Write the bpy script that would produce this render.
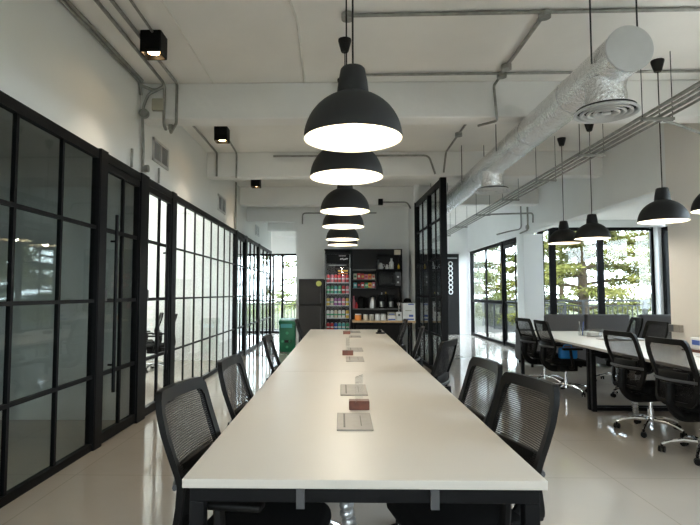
import bpy, bmesh, math, random
from mathutils import Vector, Matrix
random.seed(7)
PI = math.pi
SC = bpy.context.scene
COL = SC.collection
for o in list(bpy.data.objects):
    bpy.data.objects.remove(o)

# ------------------------------------------------------------------ camera
cd = bpy.data.cameras.new('camera'); cam = bpy.data.objects.new('camera', cd); COL.objects.link(cam)
cd.sensor_width = 36; cd.lens = 27.0; cd.shift_x = 0.025; cd.clip_start = 0.05; cd.clip_end = 300
cam.location = (0, 0, 1.365)
cam.rotation_euler = (math.radians(90 + 3.33), 0, math.radians(1.0))
SC.camera = cam

# ------------------------------------------------------------------ world, sun, exposure
W = bpy.data.worlds.new('sky'); SC.world = W; W.use_nodes = True
wn = W.node_tree; wn.nodes.clear()
wo = wn.nodes.new('ShaderNodeOutputWorld'); wb = wn.nodes.new('ShaderNodeBackground')
ws = wn.nodes.new('ShaderNodeTexSky'); ws.sky_type = 'NISHITA'; ws.sun_disc = False
ws.sun_elevation = math.radians(50); ws.sun_rotation = math.radians(200); ws.dust_density = 4.0; ws.air_density = 1.0
wm = wn.nodes.new('ShaderNodeMix'); wm.data_type = 'RGBA'; wm.inputs[0].default_value = 0.75
wm.inputs[7].default_value = (.90, 1.0, 1.12, 1)
wsc = wn.nodes.new('ShaderNodeVectorMath'); wsc.operation = 'SCALE'; wsc.inputs[3].default_value = 0.12
wn.links.new(ws.outputs[0], wsc.inputs[0]); wn.links.new(wsc.outputs[0], wm.inputs[6])
wn.links.new(wm.outputs[2], wb.inputs[0]); wn.links.new(wb.outputs[0], wo.inputs[0])
wb.inputs[1].default_value = 10.0

sd = bpy.data.lights.new('sun', 'SUN'); sd.energy = 4.0; sd.angle = math.radians(3); sd.color = (1, .95, .86)
sun = bpy.data.objects.new('sun', sd); COL.objects.link(sun)
sun.rotation_euler = Vector((0.45, 0.55, -1.0)).to_track_quat('-Z', 'Y').to_euler()

def portal(loc, sx, sy, rot):
    d = bpy.data.lights.new('daylight_portal', 'AREA'); d.shape = 'RECTANGLE'; d.size = sx; d.size_y = sy
    d.cycles.is_portal = True
    o = bpy.data.objects.new('daylight_portal', d); COL.objects.link(o); o.location = loc; o.rotation_euler = rot
portal((4.32, 15.1, 1.35), 2.7, 4.6, (0, math.radians(90), 0))        # right glazed wall, faces -X
portal((6.2, 12.75, 1.5), 2.9, 2.9, (math.radians(-90), 0, 0))
portal((7.85, 11.85, 1.5), 2.7, 1.1, (0, math.radians(90), 0))
portal((7.85, 9.05, 2.6), .6, 4.5, (0, math.radians(90), 0))
portal((4.32, 2.2, 2.1), 1.2, 6.4, (0, math.radians(90), 0))
portal((1.1, -3.1, 1.8), 1.0, 1.8, (math.radians(90), 0, 0))
portal((-1.52, -3.1, 1.8), 1.15, 1.8, (math.radians(90), 0, 0))
portal((-3.2, 18.1, 1.35), 4.2, 2.7, (math.radians(-90), 0, 0))

vs = SC.view_settings; SC.display_settings.display_device = 'sRGB'
vs.view_transform = 'Standard'; vs.look = 'None'; vs.gamma = 1.0; vs.use_curve_mapping = False
vs.exposure = 0.95
SC.cycles.max_bounces = 10; SC.cycles.diffuse_bounces = 5; SC.cycles.glossy_bounces = 4
SC.cycles.transparent_max_bounces = 24; SC.cycles.transmission_bounces = 6
SC.cycles.use_denoising = True; SC.cycles.sample_clamp_indirect = 6.0
SC.cycles.caustics_reflective = False; SC.cycles.caustics_refractive = False

# ------------------------------------------------------------------ materials
def mat(name, color, rough=0.5, metal=0.0, var=0.06, scale=6.0, bump=0.0, bscale=40.0, spec=0.5, coat=0.0):
    m = bpy.data.materials.new(name); m.use_nodes = True
    nt = m.node_tree; b = nt.nodes['Principled BSDF']
    b.inputs['Roughness'].default_value = rough; b.inputs['Metallic'].default_value = metal
    b.inputs['Specular IOR Level'].default_value = spec
    if coat: b.inputs['Coat Weight'].default_value = coat; b.inputs['Coat Roughness'].default_value = 0.05
    tc = nt.nodes.new('ShaderNodeTexCoord')
    n = nt.nodes.new('ShaderNodeTexNoise'); n.inputs['Scale'].default_value = scale; n.inputs['Detail'].default_value = 4
    nt.links.new(tc.outputs['Object'], n.inputs['Vector'])
    r = nt.nodes.new('ShaderNodeValToRGB'); c = color
    r.color_ramp.elements[0].position = 0.3; r.color_ramp.elements[1].position = 0.7
    r.color_ramp.elements[0].color = (c[0]*(1-var), c[1]*(1-var), c[2]*(1-var), 1)
    r.color_ramp.elements[1].color = (min(1, c[0]*(1+var)), min(1, c[1]*(1+var)), min(1, c[2]*(1+var)), 1)
    nt.links.new(n.outputs[0], r.inputs[0]); nt.links.new(r.outputs[0], b.inputs['Base Color'])
    if bump:
        n2 = nt.nodes.new('ShaderNodeTexNoise'); n2.inputs['Scale'].default_value = bscale; n2.inputs['Detail'].default_value = 5
        nt.links.new(tc.outputs['Object'], n2.inputs['Vector'])
        bp = nt.nodes.new('ShaderNodeBump'); bp.inputs['Strength'].default_value = bump; bp.inputs['Distance'].default_value = 0.02
        nt.links.new(n2.outputs[0], bp.inputs['Height']); nt.links.new(bp.outputs[0], b.inputs['Normal'])
    return m

def emis(name, color, s):
    m = bpy.data.materials.new(name); m.use_nodes = True; nt = m.node_tree; nt.nodes.clear()
    o = nt.nodes.new('ShaderNodeOutputMaterial'); e = nt.nodes.new('ShaderNodeEmission')
    e.inputs[0].default_value = (*color, 1); e.inputs[1].default_value = s; nt.links.new(e.outputs[0], o.inputs[0]); return m

def glass(name, tint=(.9, .93, .92), ior=1.5, gain=1.0):
    m = bpy.data.materials.new(name); m.use_nodes = True; nt = m.node_tree; nt.nodes.clear()
    o = nt.nodes.new('ShaderNodeOutputMaterial'); mx = nt.nodes.new('ShaderNodeMixShader')
    t = nt.nodes.new('ShaderNodeBsdfTransparent'); t.inputs[0].default_value = (*tint, 1)
    g = nt.nodes.new('ShaderNodeBsdfGlossy'); g.inputs['Roughness'].default_value = 0.01
    f = nt.nodes.new('ShaderNodeLayerWeight'); f.inputs[0].default_value = 0.5
    p = nt.nodes.new('ShaderNodeMath'); p.operation = 'POWER'; p.inputs[1].default_value = 5
    mm = nt.nodes.new('ShaderNodeMath'); mm.operation = 'MULTIPLY_ADD'; mm.inputs[1].default_value = .7*gain; mm.inputs[2].default_value = .04*gain; mm.use_clamp = True
    nt.links.new(f.outputs['Facing'], p.inputs[0]); nt.links.new(p.outputs[0], mm.inputs[0]); nt.links.new(mm.outputs[0], mx.inputs[0])
    nt.links.new(t.outputs[0], mx.inputs[1]); nt.links.new(g.outputs[0], mx.inputs[2]); nt.links.new(mx.outputs[0], o.inputs[0])
    return m

def mesh_fabric(name):
    m = bpy.data.materials.new(name); m.use_nodes = True; nt = m.node_tree; b = nt.nodes['Principled BSDF']
    b.inputs['Base Color'].default_value = (.010, .009, .009, 1); b.inputs['Roughness'].default_value = .6; b.inputs['Specular IOR Level'].default_value = .2
    o = nt.nodes['Material Output']
    tc = nt.nodes.new('ShaderNodeTexCoord'); sp = nt.nodes.new('ShaderNodeSeparateXYZ'); nt.links.new(tc.outputs['Object'], sp.inputs[0])
    def wave(sock, freq):
        a = nt.nodes.new('ShaderNodeMath'); a.operation = 'MULTIPLY'; a.inputs[1].default_value = freq; nt.links.new(sock, a.inputs[0])
        s = nt.nodes.new('ShaderNodeMath'); s.operation = 'SINE'; nt.links.new(a.outputs[0], s.inputs[0])
        h = nt.nodes.new('ShaderNodeMath'); h.operation = 'MULTIPLY_ADD'; h.inputs[1].default_value = .5; h.inputs[2].default_value = .5
        nt.links.new(s.outputs[0], h.inputs[0]); return h.outputs[0]
    hz = wave(sp.outputs[2], 2*PI/0.0085); hx = wave(sp.outputs[0], 2*PI/0.0085)
    mu = nt.nodes.new('ShaderNodeMath'); mu.operation = 'MULTIPLY'; nt.links.new(hz, mu.inputs[0]); nt.links.new(hx, mu.inputs[1])
    sc = nt.nodes.new('ShaderNodeMath'); sc.operation = 'MULTIPLY'; sc.inputs[1].default_value = .85; sc.use_clamp = True
    nt.links.new(mu.outputs[0], sc.inputs[0])
    tr = nt.nodes.new('ShaderNodeBsdfTransparent'); mx = nt.nodes.new('ShaderNodeMixShader')
    nt.links.new(sc.outputs[0], mx.inputs[0]); nt.links.new(b.outputs[0], mx.inputs[1]); nt.links.new(tr.outputs[0], mx.inputs[2])
    nt.links.new(mx.outputs[0], o.inputs[0]); return m

def floor_mat():
    m = mat('polished_beige_floor', (.44, .395, .345), .085, var=.05, scale=1.2, spec=.8)
    nt = m.node_tree; b = nt.nodes['Principled BSDF']
    tc = nt.nodes.new('ShaderNodeTexCoord'); br = nt.nodes.new('ShaderNodeTexBrick')
    br.offset = 0.0; br.inputs['Scale'].default_value = 1.0; br.inputs['Brick Width'].default_value = 1.0; br.inputs['Row Height'].default_value = 1.0
    br.inputs['Mortar Size'].default_value = .004; br.inputs['Mortar Smooth'].default_value = .1
    br.inputs['Color1'].default_value = (1, 1, 1, 1); br.inputs['Color2'].default_value = (.97, .97, .97, 1); br.inputs['Mortar'].default_value = (.8, .78, .76, 1)
    nt.links.new(tc.outputs['Object'], br.inputs['Vector'])
    mx = nt.nodes.new('ShaderNodeMix'); mx.data_type = 'RGBA'; mx.blend_type = 'MULTIPLY'; mx.inputs[0].default_value = 1
    src = b.inputs['Base Color'].links[0].from_socket
    nt.links.new(src, mx.inputs[6]); nt.links.new(br.outputs[0], mx.inputs[7]); nt.links.new(mx.outputs[2], b.inputs['Base Color'])
    n = nt.nodes.new('ShaderNodeTexNoise'); n.inputs['Scale'].default_value = 3; nt.links.new(tc.outputs['Object'], n.inputs['Vector'])
    bp = nt.nodes.new('ShaderNodeBump'); bp.inputs['Strength'].default_value = .02; bp.inputs['Distance'].default_value = .01
    nt.links.new(n.outputs[0], bp.inputs['Height']); nt.links.new(bp.outputs[0], b.inputs['Normal'])
    return m

def leaf_mat(name, c1, c2):
    m = mat(name, c1, .7, var=.0, spec=.05)
    nt = m.node_tree; b = nt.nodes['Principled BSDF']; r = b.inputs['Base Color'].links[0].from_node
    r.color_ramp.elements[0].color = (*c1, 1); r.color_ramp.elements[1].color = (*c2, 1)
    n = r.inputs[0].links[0].from_node; n.inputs['Scale'].default_value = 2.2
    t = nt.nodes.new('ShaderNodeBsdfTranslucent'); nt.links.new(r.outputs[0], t.inputs[0])
    mx = nt.nodes.new('ShaderNodeMixShader'); mx.inputs[0].default_value = .45
    nt.links.new(b.outputs[0], mx.inputs[1]); nt.links.new(t.outputs[0], mx.inputs[2]); nt.links.new(mx.outputs[0], nt.nodes['Material Output'].inputs[0])
    return m

M = dict(
    wall=mat('white_wall_paint', (.86, .87, .86), .75, var=.02, scale=1.5, bump=.08, bscale=60),
    wallwarm=mat('warm_white_wall_paint', (.84, .805, .76), .75, var=.02, scale=1.5),
    ceil=mat('white_painted_concrete', (.85, .84, .81), .8, var=.04, scale=1.1, bump=.25, bscale=9),
    beam=mat('white_painted_beam', (.87, .87, .86), .8, var=.03, scale=1.6, bump=.25, bscale=8),
    greywall=mat('grey_room_paint', (.6, .61, .59), .8, var=.03),
    floor=floor_mat(),
    frame=mat('black_powder_coat', (.004, .004, .0045), .5, var=.1, scale=20, spec=.14),
    glass=glass('clear_glass'), coolglass=glass('cooler_glass', (.97, .97, .97), gain=.8),
    galv=mat('galvanised_steel', (.30, .30, .28), .42, .6, var=.2, scale=14),
    whitecable=mat('white_conduit', (.78, .77, .73), .6),
    foil=mat('crinkled_foil', (.86, .86, .87), .24, 1.0, var=.05, scale=12, bump=.9, bscale=34),
    tape=mat('aluminium_tape', (.92, .92, .93), .18, 1.0, var=.03, bump=.3, bscale=60),
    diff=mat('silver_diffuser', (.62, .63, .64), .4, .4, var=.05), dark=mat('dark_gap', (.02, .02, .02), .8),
    laminate=mat('cream_laminate', (.575, .53, .47), .38, var=.015, scale=2.0, spec=.4),
    laminate2=mat('white_laminate', (.62, .6, .565), .35, var=.015, scale=2.0),
    pendant=mat('matt_black_metal', (.014, .0135, .013), .6, var=.1, spec=.3), pendin=mat('white_enamel', (.88, .82, .66), .5, var=.02),
    bulb=emis('warm_bulb', (1, .86, .62), 8.0), led=emis('warm_led', (1, .66, .32), 22.0), panel=emis('added_panel_white', (1, .99, .96), 14.0),
    plastic=mat('black_plastic', (.006, .0055, .005), .5, var=.1, scale=18, spec=.16), seat=mat('black_seat_fabric', (.006, .006, .006), .9, var=.15, scale=60, bump=.2, bscale=300, spec=.15),
    fabric=mesh_fabric('black_chair_mesh'), bar=mat('grey_plastic', (.06, .06, .062), .4, var=.05), chrome=mat('chrome', (.8, .8, .82), .12, 1.0, var=.02),
    flap=mat('brushed_aluminium', (.29, .265, .235), .5, .1, var=.06, scale=30), slot=mat('dark_slot', (.1, .09, .08), .6),
    wood=mat('red_brown_wood', (.13, .038, .02), .4, var=.35, scale=22), counterwood=mat('oak_counter', (.5, .33, .17), .45, var=.2, scale=12),
    acrylic=glass('clear_acrylic', (.96, .97, .97), 1.45, 1.2), green=mat('green_plastic', (.008, .17, .075), .4, var=.05), 
    sofa=mat('grey_sofa_fabric', (.13, .128, .132), .95, var=.08, scale=50, bump=.2, bscale=250, spec=.15),
    unit=mat('black_cabinet', (.008, .0075, .0075), .5, var=.1, spec=.25), brown=mat('dark_brown_panel', (.022, .016, .013), .6, var=.1), fridge=mat('dark_steel_fridge', (.020, .017, .0145), .5, .0, var=.06, spec=.3),
    shelf=mat('grey_shelf', (.17, .165, .16), .5), white=mat('white_plastic', (.78, .78, .78), .45, var=.02), steel=mat('brushed_steel', (.45, .45, .45), .3, .8),
    blue=mat('blue_print', (.04, .10, .42), .5), skyblue=mat('bright_blue', (.03, .3, .75), .5), red=mat('red_print', (.62, .035, .04), .4), pink=mat('pink_print', (.7, .2, .25), .4),
    greenp=mat('green_print', (.06, .42, .2), .4), yellow=mat('yellow_print', (.75, .5, .05), .4), purple=mat('purple_print', (.34, .1, .33), .4), orange=mat('orange_print', (.75, .25, .04), .4),
    cream=mat('cream_print', (.7, .62, .48), .5), teal=mat('teal_print', (.08, .4, .42), .4), tin=mat('tin_lid', (.6, .6, .6), .35, .8),
    badge=mat('yellow_green_badge', (.5, .52, .12), .5), boxgrey=mat('pale_beige_box', (.42, .4, .33), .6), trunk=mat('tree_bark', (.06, .045, .03), .9, var=.3, scale=9, bump=.5, bscale=14, spec=.05),
    ground=mat('pale_terrace', (.08, .08, .075), .9, var=.1, scale=2, spec=.1), lawn=mat('gravel_ground', (.05, .055, .03), .9, var=.3, scale=3, spec=.05), rail=mat('dark_railing', (.03, .033, .036), .6, spec=.15),
    leaf=leaf_mat('yellow_green_leaf', (.085, .10, .022), (.205, .20, .06)), leaf2=leaf_mat('mid_green_leaf', (.08, .105, .026), (.19, .21, .07)), leaf3=leaf_mat('pale_green_leaf', (.10, .125, .045), (.2, .22, .085)),
)

# ------------------------------------------------------------------ mesh helpers
def box(bm, c, s, rot=None, bev=0.0, seg=2):
    mtx = Matrix.Translation(c) @ (rot.to_4x4() if rot is not None else Matrix.Identity(4)) @ Matrix.Diagonal((s[0], s[1], s[2], 1))
    g = bmesh.ops.create_cube(bm, size=1.0, matrix=mtx)
    if bev:
        es = list({e for v in g['verts'] for e in v.link_edges})
        bmesh.ops.bevel(bm, geom=es, offset=bev, segments=seg, affect='EDGES', profile=0.5)
def bx(bm, x0, x1, y0, y1, z0, z1, bev=0.0):
    box(bm, ((x0+x1)/2, (y0+y1)/2, (z0+z1)/2), (x1-x0, y1-y0, z1-z0), None, bev)
def tube(bm, pts, r, seg=10, closed=False, cap=True, ry=None):
    pts = [Vector(p) for p in pts]; n = len(pts); rr = r if isinstance(r, (list, tuple)) else [r]*n
    rings = []; prev = None
    for i, p in enumerate(pts):
        a = pts[(i-1) % n] if (i > 0 or closed) else p; b = pts[(i+1) % n] if (i < n-1 or closed) else p
        t = (b-a).normalized()
        if prev is None:
            u = t.cross(Vector((0, 0, 1)));  u = t.cross(Vector((1, 0, 0))) if u.length < .01 else u
        else:
            u = prev - t*prev.dot(t); u = t.orthogonal() if u.length < 1e-5 else u
        u.normalize(); prev = u; v = t.cross(u)
        k = (ry or 1.0)
        rings.append([bm.verts.new(p + rr[i]*(math.cos(2*PI*j/seg)*u + k*math.sin(2*PI*j/seg)*v)) for j in range(seg)])
    for i in range(n if closed else n-1):
        A, B = rings[i], rings[(i+1) % n]
        for j in range(seg):
            bm.faces.new((A[j], A[(j+1) % seg], B[(j+1) % seg], B[j]))
    if cap and not closed:
        bm.faces.new(rings[0][::-1]); bm.faces.new(rings[-1])
def lathe(bm, prof, seg=32, c=(0, 0, 0), cap0=False, cap1=False):
    rings = [[bm.verts.new((c[0]+r*math.cos(2*PI*j/seg), c[1]+r*math.sin(2*PI*j/seg), c[2]+z)) for j in range(seg)] for r, z in prof]
    for A, B in zip(rings, rings[1:]):
        for j in range(seg): bm.faces.new((A[j], A[(j+1) % seg], B[(j+1) % seg], B[j]))
    if cap0: bm.faces.new(rings[0][::-1])
    if cap1: bm.faces.new(rings[-1])
def cyl(bm, c, r, h, seg=20, r2=None):
    lathe(bm, [(r, 0), (r if r2 is None else r2, h)], seg, c, True, True)
def smoothpath(pts, k=5, rad=.05):
    """rounds the corners of a polyline"""
    pts = [Vector(p) for p in pts]; out = [pts[0]]
    for a, b, c in zip(pts, pts[1:], pts[2:]):
        d1 = (a-b); d2 = (c-b); q = min(rad, d1.length*.45, d2.length*.45)
        p, s = b + d1.normalized()*q, b + d2.normalized()*q
        for i in range(k+1):
            t = i/k; out.append(p*(1-t)**2 + b*2*t*(1-t) + s*t*t)
    return out + [pts[-1]]
def obj(name, bm, m, parent=None, smooth=False, loc=None):
    me = bpy.data.meshes.new(name); bmesh.ops.recalc_face_normals(bm, faces=bm.faces[:]); bm.to_mesh(me); bm.free()
    me.materials.append(M[m])
    if smooth:
        me.polygons.foreach_set('use_smooth', [True]*len(me.polygons))
        try: me.set_sharp_from_angle(angle=math.radians(40))
        except Exception: pass
    o = bpy.data.objects.new(name, me); COL.objects.link(o)
    if parent: o.parent = parent
    if loc: o.location = loc
    return o
def tag(o, label, cat, group=None, kind=None):
    if label: o['label'] = label
    if cat: o['category'] = cat
    if group: o['group'] = group
    if kind: o['kind'] = kind
    return o
def thing(name, label, cat, loc=(0, 0, 0), rz=0, group=None):
    o = bpy.data.objects.new(name, None); COL.objects.link(o); o.empty_display_size = .1
    o.location = loc; o.rotation_euler = (0, 0, rz); return tag(o, label, cat, group)
def struct(name, bm, m, parent=None, smooth=False):
    o = obj(name, bm, m, parent, smooth)
    if not parent: o['kind'] = 'structure'
    return o
def dup(root, loc, rz=None, label=None, group=None):
    r = root.copy(); COL.objects.link(r); r.location = loc
    if rz is not None: r.rotation_euler = (0, 0, rz)
    if label: r['label'] = label
    if group: r['group'] = group
    def kids(a, b):
        for ch in list(a.children):
            c = ch.copy(); COL.objects.link(c); c.parent = b; kids(ch, c)
    kids(root, r); return r
B = bmesh.new

# ================================================================== STRUCTURE
H = 3.65; XL = -2.19; XR = 4.2
bm = B(); bx(bm, -7, 8.2, -3.2, 18.3, -.12, 0); struct('floor', bm, 'floor')
bm = B(); bx(bm, -7, 4.6, -3.2, 18.3, H, H+.15); struct('ceiling', bm, 'ceil')
# left wall above the glazed partition
bm = B(); bx(bm, XL-.1, XL, -3.2, 16.2, 2.65, H); struct('wall_left', bm, 'wall')
bm = B(); bx(bm, XL-.1, XL, -3.2, 2.2, 0, 2.65); struct('wall_left_near', bm, 'wall')
bm = B()
for i, y in enumerate((2.77, 5.57, 8.39, 11.15)):
    bm = B(); bx(bm, XL, XR, y, y+.25, 3.25, H, .015); struct('ceiling_beam', bm, 'beam')
# right wall: upper band, near piece, pillar, far piece
bm = B(); bx(bm, XR, XR+.2, 6.8, 17.6, 2.73, H); struct('wall_right_upper', bm, 'wall')
bm = B(); bx(bm, XR, XR+.2, 5.4, 6.8, 0, H); struct('wall_right', bm, 'wallwarm')
bm = B(); bx(bm, XR, XR+.2, -3.2, 5.4, 2.7, H); bx(bm, XR, XR+.2, -3.2, 5.4, 0, 1.5); bx(bm, XR, XR+.2, -3.2, -1, 1.5, 2.7); struct('wall_right_near', bm, 'wallwarm')  # unseen near wall, its window opening added to let daylight in
bm = B(); bx(bm, XR, XR+.45, 12.17, 12.65, 0, 2.73, .01); struct('pillar', bm, 'wall')
# back wall, hall end with the dark door
bm = B(); bx(bm, 1.49, XR+.2, 17.5, 17.65, 0, H); struct('wall_back', bm, 'wall')
# kitchen wall
bm = B(); bx(bm, -1.04, 1.6, 12.0, 12.15, 0, H); struct('wall_kitchen', bm, 'wall')
bm = B(); bx(bm, 1.535, 1.64, 10.98, 17.5, 0, H); struct('wall_kitchen_return', bm, 'wall')
bm = B(); bx(bm, XL, -1.04, 12.0, 12.2, 3.02, H); struct('lintel', bm, 'wall')
bm = B(); bx(bm, -1.04, -.9, 12.15, 18.1, 0, H); struct('wall_corridor', bm, 'wall')
bm = B(); bx(bm, -6.6, -.9, 18.0, 18.2, 2.72, H); bx(bm, -6.6, -6.0, 18.0, 18.2, 0, 2.72); struct('wall_end', bm, 'wall')
for y in (13.4, 15.4, 17.0):
    bm = B(); bx(bm, XL, -1.04, y, y+.2, 3.2, 3.45); struct('corridor_beam', bm, 'beam')
# unseen wall behind the camera, with window openings added for daylight
bm = B(); bx(bm, -7, -2.1, -3.3, -3.15, 0, H); bx(bm, -.95, .6, -3.3, -3.15, .9, 2.7); bx(bm, 1.6, 4.4, -3.3, -3.15, 0, H); bx(bm, -2.1, 1.6, -3.3, -3.15, 2.7, H); bx(bm, -2.1, 1.6, -3.3, -3.15, 0, .9); struct('wall_rear', bm, 'wall')
# glass rooms on the left
bm = B(); bx(bm, -6.7, -6.55, -3.2, 5.7, 0, H); bx(bm, -6.55, XL-.1, -.3, -.15, 0, H); bx(bm, -6.55, XL-.06, 5.7, 5.74, 0, H); struct('wall_first_room', bm, 'greywall')
bm = B(); bx(bm, -6.7, -6.55, 5.74, 18.2, 0, H); bx(bm, -6.55, XL-.06, 5.74, 5.8, 0, H); bx(bm, -6.55, XL-.06, 10.75, 10.85, 0, H); struct('wall_second_room', bm, 'wall')
# window bay on the right
bm = B(); bx(bm, XR+.2, 7.9, 6.65, 6.8, 0, 3.2); struct('wall_bay_near', bm, 'wall')
bm = B(); bx(bm, XR+.2, 7.9, 6.65, 12.8, 3.1, 3.25); struct('ceiling_bay', bm, 'ceil')
bm = B(); bx(bm, XR+.2, 7.9, 12.55, 12.75, 2.93, 3.1); bx(bm, 7.42, 7.8, 12.4, 12.75, 0, 2.93); struct('wall_bay_far', bm, 'wall')
bm = B(); bx(bm, 7.6, 7.8, 6.8, 12.4, 2.9, 3.1); bx(bm, 7.6, 7.8, 11.3, 12.4, 0, .3); bx(bm, 7.6, 7.8, 6.8, 11.3, 0, 2.3); struct('wall_bay_side', bm, 'wall')  # unseen wall, solid lower part shaped to keep sky reflections off the front panes

# ------------------------------------------------------------------ glazing
def fbar_y(bm, x, y0, y1, z0, z1, d=.05): bx(bm, x-d/2, x+d/2, y0, y1, z0, z1)
RZ = (.63, 1.295, 1.95)
win_n = [0]; door_n = [0]
def glazed_y(x, y0, y1, ncol, ztop, rails=RZ, pw=.06, mw=.032, d=.05, sill=.06, gm='glass', head=.08, md=.042):
    win_n[0] += 1; bm = B()
    bx(bm, x-d/2-.012, x+d/2+.012, y0, y0+pw, 0, ztop); bx(bm, x-d/2-.012, x+d/2+.012, y1-pw, y1, 0, ztop)
    bx(bm, x-d/2, x+d/2, y0+pw, y1-pw, 0, sill); bx(bm, x-d/2, x+d/2, y0+pw, y1-pw, ztop-head, ztop)
    w = (y1-y0-pw)/ncol
    for i in range(1, ncol):
        yc = y0+pw/2+w*i; bx(bm, x-md/2, x+md/2, yc-mw/2, yc+mw/2, sill, ztop-head)
    for z in rails: bx(bm, x-md/2-.001, x+md/2+.001, y0+pw, y1-pw, z-mw/2, z+mw/2)
    f = struct('window_%d' % win_n[0], bm, 'frame')
    for i in range(ncol):
        bm = B(); bx(bm, x-.003, x+.003, y0+pw/2+w*i, y0+pw/2+w*(i+1), sill/2, ztop-head/2); obj('pane', bm, gm, f)
    return f
def door_y(x, y0, y1, ztop, mid, hy, hz, gm='glass', rails=RZ):
    door_n[0] += 1; d = .05; bm = B()
    bx(bm, x-d/2, x+d/2, y0, y0+.035, 0.01, ztop-.085); bx(bm, x-d/2, x+d/2, y1-.035, y1, 0.01, ztop-.085)
    bx(bm, x-d/2, x+d/2, y0, y1, 0.01, .1); bx(bm, x-d/2, x+d/2, y0, y1, ztop-.15, ztop-.085)
    bx(bm, x-d/2-.01, x+d/2+.01, y0, y1, ztop-.08, ztop)
    if mid: bx(bm, x-.015, x+.015, mid-.015, mid+.018, .1, ztop-.15)
    for z in rails: bx(bm, x-.016, x+.016, y0+.03, y1-.045, z-.018, z+.018)
    f = struct('door_%d' % door_n[0], bm, 'frame')
    bm = B(); bx(bm, x-.003, x+.003, y0+.02, y1-.02, .05, ztop-.1); obj('pane', bm, gm, f)
    if hy is not None:
        bm = B(); tube(bm, [(x+.075, hy, hz[0]), (x+.075, hy, hz[1])], .016, 10)
        for z in (hz[0]+.25, hz[1]-.25): tube(bm, [(x+.02, hy, z), (x+.075, hy, z)], .01, 8)
        obj('pull_handle', bm, 'frame', f, True)
        bm = B(); bx(bm, x-.04, x+.04, y0+.005, y0+.045, 1.29, 1.4); obj('lock', bm, 'bar', f)
    return f
def post(x, y0, y1, z1=2.66, d=.085):
    bm = B(); bx(bm, x-d/2, x+d/2, y0, y1, 0, z1); struct('trim_%d' % (post.n), bm, 'frame'); post.n += 1
post.n = 1
glazed_y(XL, 2.25, 4.62, 4, 2.65, pw=.03, mw=.03, md=.03)
post(XL, 4.60, 4.74)
door_y(XL, 4.74, 5.57, 2.65, 5.17, 4.88, (.45, 2.1))
post(XL, 5.55, 5.78)
door_y(XL, 5.78, 6.62, 2.65, 6.22, 6.33, (.45, 2.1))
post(XL, 6.60, 6.76)
glazed_y(XL, 6.76, 10.72, 8, 2.65, pw=.03, mw=.024, md=.022)
post(XL, 10.70, 10.84)
door_y(XL, 10.84, 11.74, 2.65, 11.29, None, None)
post(XL, 11.74, 11.90)
glazed_y(XL, 11.90, 13.68, 3, 2.65)
post(XL, 13.68, 13.80)
glazed_y(XL, 13.80, 16.1, 3, 2.65)
# corridor end window (faces the viewer)
def glazed_x(y, xs, z1, rails=(), d=.06, pw=.07, z0=0.0, gm='glass'):
    win_n[0] += 1; bm = B(); x0, x1 = xs[0], xs[-1]
    for x in xs: bx(bm, x-pw/2, x+pw/2, y-d/2, y+d/2, z0, z1)
    bx(bm, x0, x1, y-d/2+.003, y+d/2-.003, z0, z0+.07); bx(bm, x0, x1, y-d/2+.003, y+d/2-.003, z1-.08, z1)
    for z in rails: bx(bm, x0, x1, y-d/2+.006, y+d/2-.006, z-.02, z+.02)
    f = struct('window_%d' % win_n[0], bm, 'frame')
    for a, b in zip(xs, xs[1:]):
        bm = B(); bx(bm, a, b, y-.003, y+.003, z0+.03, z1-.04); obj('pane', bm, gm, f)
    return f
glazed_x(18.05, (-6.0, -4.6, -3.3, -2.36, -2.03, -1.07), 2.72)
# right glazed wall
def right_glazing():
    f = glazed_y(XR+.1, 13.95, 17.42, 2, 2.73, (1.12,), .09, .09, .08, .07)
right_glazing()
door_y(XR+.1, 12.66, 13.95, 2.73, 13.05, None, None, rails=(1.12,))
bm = B(); bx(bm, XR-.02, XR+.04, 13.0, 13.6, 2.5, 2.58); tag(obj('door_closer', bm, 'bar'), 'dark door closer box at the top of the glass door beside the white pillar', 'door closer')
# bay front and side windows
glazed_x(12.6, (4.75, 5.03, 6.16, 7.43), 2.93, (), pw=.15)
def bay_side():
    glazed_y(7.56, 11.3, 12.4, 1, 2.9, (), .14, .08, .09, .07)
bay_side()
win_n[0] += 1; bm = B(); ys = (6.83, 8.3, 9.8, 11.27)  # unseen high window added to brighten the bay soffit
for y in ys: bx(bm, 7.66, 7.72, y-.03, y+.03, 2.3, 2.9)
bx(bm, 7.66, 7.72, 6.83, 11.27, 2.3, 2.35); bx(bm, 7.66, 7.72, 6.83, 11.27, 2.85, 2.9)
wf = struct('window_%d' % win_n[0], bm, 'frame')
for a, b in zip(ys, ys[1:]):
    bm = B(); bx(bm, 7.687, 7.693, a, b, 2.32, 2.88); obj('pane', bm, 'glass', wf)

glazed_x(-3.22, (.6, 1.6), 2.7, z0=.9)  # unseen rear window, added to light the surfaces facing the camera
glazed_x(-3.22, (-2.1, -.95), 2.7, z0=.9)  # second added rear window, out of view
win_n[0] += 1; bm = B(); ys = (-1.0, .6, 2.2, 3.8, 5.4)  # unseen window row added for daylight from the near right
for y in ys: bx(bm, XR+.07, XR+.13, y-.03, y+.03, 1.5, 2.7)
bx(bm, XR+.07, XR+.13, -1, 5.4, 1.5, 1.56); bx(bm, XR+.07, XR+.13, -1, 5.4, 2.64, 2.7)
wf = struct('window_%d' % win_n[0], bm, 'frame')
for a, b in zip(ys, ys[1:]):
    bm = B(); bx(bm, XR+.097, XR+.103, a, b, 1.52, 2.68); obj('pane', bm, 'glass', wf)

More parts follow.
